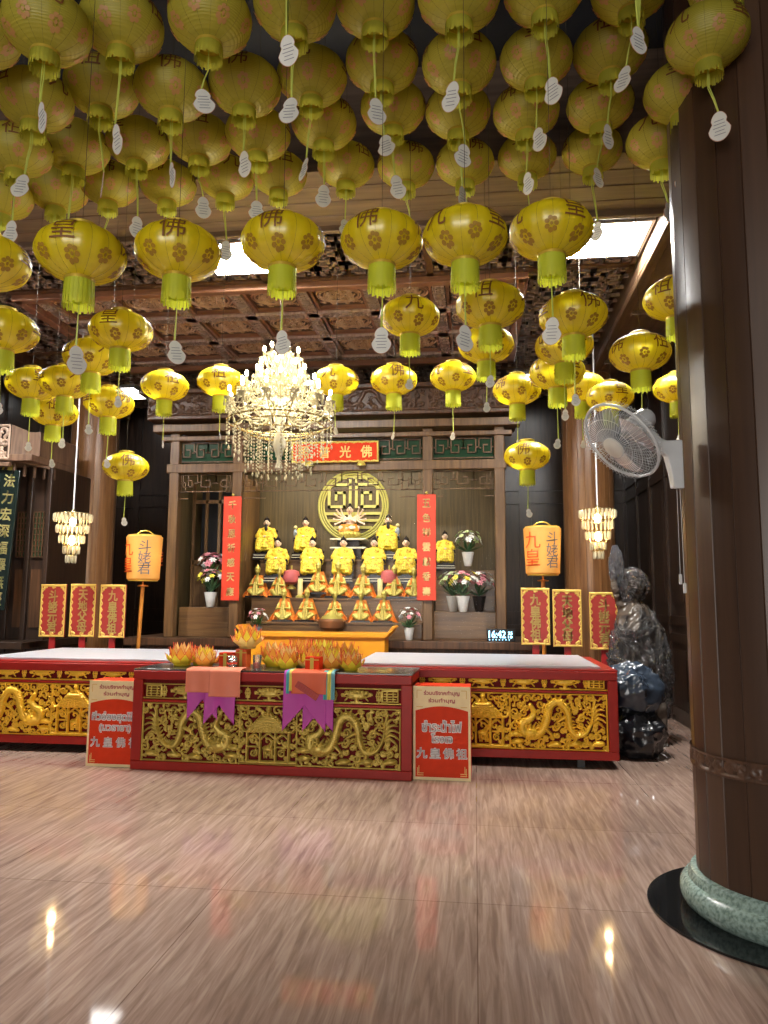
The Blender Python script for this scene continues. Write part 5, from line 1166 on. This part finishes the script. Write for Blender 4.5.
drape('magenta_layer', MAG, t, xl+.13, xr+.0, .05, .46, .0, swallow(.46, .14), .0, ph=1); drape('magenta_layer', MAG, t, xl-.02, xr-.05, .05, .44, .014, swallow(.46, .20), -.02, ph=2)
RC = cloth('coral print cloth', (.80, .15, .07), trans=.15, spec=.03); a_ = drape('patterned_cloth', RC, t, xl+.04, xr-.05, .12, .18, .028)
motif(a_, xl+.05, xr-.06, TH-.17, TH-.02, -.062, mat('orange print dots', (.9, .35, .12), .5), 11, 7, .009)
for i, cc in enumerate(((.1, .5, .55), (.85, .75, .15), (.2, .5, .6))):
    q = cloth('rainbow stripe %s' % ('teal', 'yellow', 'blue')[i], cc, trans=.15, spec=.03)
    drape('stripe', q, t, xl-.0+.02*i, xl+.025+.02*i, .12, .16+.02*(i == 0), .027) if i < 2 else None
    drape('stripe', q, t, xr-.075+.03*i, xr-.045+.03*i, .12, .22, .027)
m = MB(); m.box((xl+.17, -.078, TH-.14), (.20, .012, .05), rot=Euler((0, R(32), 0))); 
for q in range(9): m.box((xl+.17+(q-4)*.021*math.cos(R(32)), -.085, TH-.14-(q-4)*.021*math.sin(R(32))), (.004, .004, .052), rot=Euler((0, R(32), 0)))
m.obj('folded_strip', mat('dark red print', (.42, .04, .03), .5), t)
# ---------------------------------------------------------------- bags and wrapped statue
from mathutils import noise
def crumple(mb_r, c, rad, seed, amp, freq, n=96, m_=64, sharp=3.0):
    mb = MB()
    def fn(u, v):
        a = 2*PI*u; e = PI*(v-.5); d = Vector((math.cos(e)*math.cos(a), math.cos(e)*math.sin(a), math.sin(e)))
        q = 0
        for k, f_ in enumerate((freq, freq*2.1, freq*4.3)): q += (.62-abs(noise.noise(d*f_+Vector((seed, k*7, 0))))*1.6)/(sharp**k)
        r = mb_r(d)*(1+amp*(q-.5)); return Vector(c)+Vector((d.x*rad[0], d.y*rad[1], d.z*rad[2]))*r
    mb.grid(fn, n, m_); return mb
BAG = mat('black garbage bag', (.012, .013, .016), .22, Coat_Weight=.3); BAGB = mat('blue black garbage bag', (.035, .05, .075), .22, Coat_Weight=.4)
def clampfloor(o, z0):
    for v in o.data.vertices:
        if v.co.z < z0: v.co.z = z0
p = PZ(641, 762, 0); 
o = crumple(lambda d: 1.1, (0, 0, .2), (.25, .24, .23), 3, .26, 1.25).obj('garbage_bag', BAG, loc=(p.x+.0, p.y+.25, 0.002)); clampfloor(o, 0); tag(o, 'black plastic garbage bag on the floor, the lower of two', 'garbage bag', 'garbage bags')
o = crumple(lambda d: 1.1-.3*max(0, d.z)-.1*max(0,-d.z), (0, 0, .0), (.26, .22, .27), 11, .30, 1.15).obj('garbage_bag', BAGB, loc=(p.x-.02, p.y+.25, .60)); tag(o, 'blue-black plastic bag lying on top of the lower garbage bag', 'garbage bag', 'garbage bags')
CL = film('crumpled clear wrap', tint=(.9, .9, .92), gl=.3, diff=.03, rough=.12, dcol=(.7, .7, .72), wr=3)
q = PY(640, 700, 7.75); fx, fy = q.x, 7.75
zt = PY(635, 575, 7.75).z; t = thing('wrapped_statue', 'tall statue wrapped in clear plastic behind the garbage bags', 'wrapped statue', (fx, fy, 0))
core = MB(); core.box((0, 0, .2), (.42, .4, .4)); core.ell((0, 0, .62), (.21, .19, .45)); core.ell((-.02, 0, 1.12), (.2, .16, .26)); core.ell((.0, -.03, zt-.12), (.1, .1, .11)); core.ell((.08, 0, 1.0), (.2, .16, .2)); core.tube([(-.1, 0, 1.1), (-.22, -.02, zt-.1), (-.2, -.02, zt+.06)], [.05, .04, .025]); core.ell((-.19, 0, zt+.07), (.04, .035, .12))
WF = mat('dark wrapped figure', (.085, .065, .05), .2)
nt = WF.node_tree; nn = [n for n in nt.nodes if n.type == 'TEX_NOISE'][0]; nn.inputs['Scale'].default_value = 3; nn.inputs['Distortion'].default_value = 1.6; nn.inputs['Detail'].default_value = 2
bp = nt.nodes.new('ShaderNodeBump'); bp.inputs['Strength'].default_value = 1; bp.inputs['Distance'].default_value = .25; nt.links.new(nn.outputs['Fac'], bp.inputs['Height']); nt.links.new(bp.outputs[0], nt.nodes['Principled BSDF'].inputs['Normal'])
me = baked(core, 'statue_core', WF, .025); put('statue_core', me, t)
wr = crumple(lambda d: 1, (0, 0, .62), (.30, .26, .68), 5, .35, 3.2, 150, 110); o = wr.obj('plastic_wrap', CL, t); clampfloor(o, .002)
crumple(lambda d: 1, (-.04, 0, zt-.1), (.16, .14, .17), 8, .25, 2.5).obj('plastic_wrap', CL, t)
crumple(lambda d: 1, (-.19, 0, zt+.08), (.068, .06, .2), 9, .45, 3.2).obj('plastic_wrap', film('dense plastic wrap', tint=(.8, .8, .83), gl=.35, diff=.1, rough=.15, dcol=(.55, .55, .6), wr=6), t)
# ---------------------------------------------------------------- side shrine at the far left
SX = PY(48, 500, 8.6).x; x0 = XL+.1
t = thing('side_shrine', 'dark timber side shrine at the left with carved eave and lattice doors', 'shrine', (0, 0, 0))
z1, z2, z3, z4 = [PY(20, y, 8.6).z for y in (432, 466, 476, 640)]
m = MB(); m.box(((x0+SX)/2, 9.2, z2/2), (SX-x0, 1.1, z2)); m.box(((x0+SX)/2, 9.0, z4-.04), (SX-x0+.1, 1.7, .08)); m.box(((x0+SX)/2, 9.0, .1), (SX-x0+.1, 1.6, .2)); 
for q in range(5): m.box((x0+(SX-x0)*q/4, 8.63, z2/2), (.06, .05, z2))
m.obj('shrine_body', W_DARK, t, bevel=.006)
ex = PY(13, 450, 8.25).x
m = MB(); m.box(((x0+SX)/2, 8.75, z2+.03), (SX-x0, 1.1, .08)); m.box(((x0+SX)/2, 8.8, (z1+z2)/2), (SX-x0+.02, .9, (z1-z2)*.7)); m.add([(ex, 8.2, z1), (ex, 8.2, z2), (SX+.0, 8.6, z2-.05), (SX+.0, 8.6, z1-.12), (ex, 8.25, z1), (ex, 8.25, z2), (SX+.0, 8.65, z2-.05), (SX+.0, 8.65, z1-.12)], [(0, 1, 2, 3), (7, 6, 5, 4), (0, 3, 7, 4), (1, 5, 6, 2)])
for q in range(5): m.box((ex+(SX-ex)*q/4, 8.3+.4*q/4, z2-.1), (.03, .03, .14))
m.box((ex-.7, 8.22, z2-.05), (1.4, .06, .05)); m.obj('shrine_eave', wood('eave timber', (.10, .055, .035), (.2, .12, .075)), t, bevel=.006)
r = Relief(1.2, z1-z2, .008); r.curls(.02, .02, 1.18, z1-z2-.02, 500, .07, .016, .03); r.line([(0, .012), (1.2, .012)], [.014]*2, .03); r.line([(0, z1-z2-.012), (1.2, z1-z2-.012)], [.014]*2, .03); r.line([(1.188, 0), (1.188, z1-z2)], [.014]*2, .03)
put('eave_carving', r.mesh('eave_carving', wood('pale carving', (.3, .21, .15), (.45, .33, .25))), t, (ex-1.2, 8.2, z2)); MB().box((ex-.6, 8.23, (z1+z2)/2), (1.2, .03, z1-z2)).obj('eave_board', W_DARK, t)
for pa, pb in ((17, 29), (33, 46)):
    m = MB(); g = MB()
    xa, xb = PY(pa, 530, 8.62).x, PY(pb, 530, 8.62).x; za, zb = PY(20, 557, 8.62).z, PY(20, 512, 8.62).z
    for q in range(5): m.box((xa+(xb-xa)*q/4, 8.63, (za+zb)/2), (.012, .02, zb-za))
    for q in range(9): m.box(((xa+xb)/2, 8.63, za+(zb-za)*q/8), (xb-xa, .02, .012))
    g.box(((xa+xb)/2, 8.645, (za+zb)/2), (xb-xa, .006, zb-za)); MB().box(((xa+xb)/2, 8.64, (z4+za)/2), (xb-xa, .02, (za-z4)*.7)).obj('shutter_panel', W_PLAIN, t)
    m.obj('lattice_window', W_PLAIN, t); g.obj('window_glass', mat('dim green glass', (.03, .07, .035), .2), t)
pc = PY(1, 543, 8.3); zz0, zz1 = PY(7, 610, 8.3).z, PY(7, 470, 8.3).z
t = thing('couplet_plaque', 'black plaque with a column of gold characters beside the side shrine', 'plaque', (pc.x, 8.3, (zz0+zz1)/2)); t.rotation_euler = (0, R(3), 0)
MB().box((0, 0, 0), (.30, .03, zz1-zz0)).obj('plaque_board', mat('green black lacquer', (.008, .016, .014), .2), t, bevel=.005)
m = MB(); column(m, '法力宏深福澤無疆', .03, (zz1-zz0)/2-.03, .15, (zz1-zz0-.06)/8, -.0165, bold=.003); m.obj('gold_text', mat('plaque gold', (.75, .62, .25), .4, .4), t)
m = MB(); m.tube([(-.1, .02, (zz1-zz0)/2), (-.1, .1, (zz1-zz0)/2+.15)], .01); m.box((0, .02, (zz1-zz0)/2+.03), (.06, .02, .06)); m.obj('plaque_hook', GOLDLEAF, t)
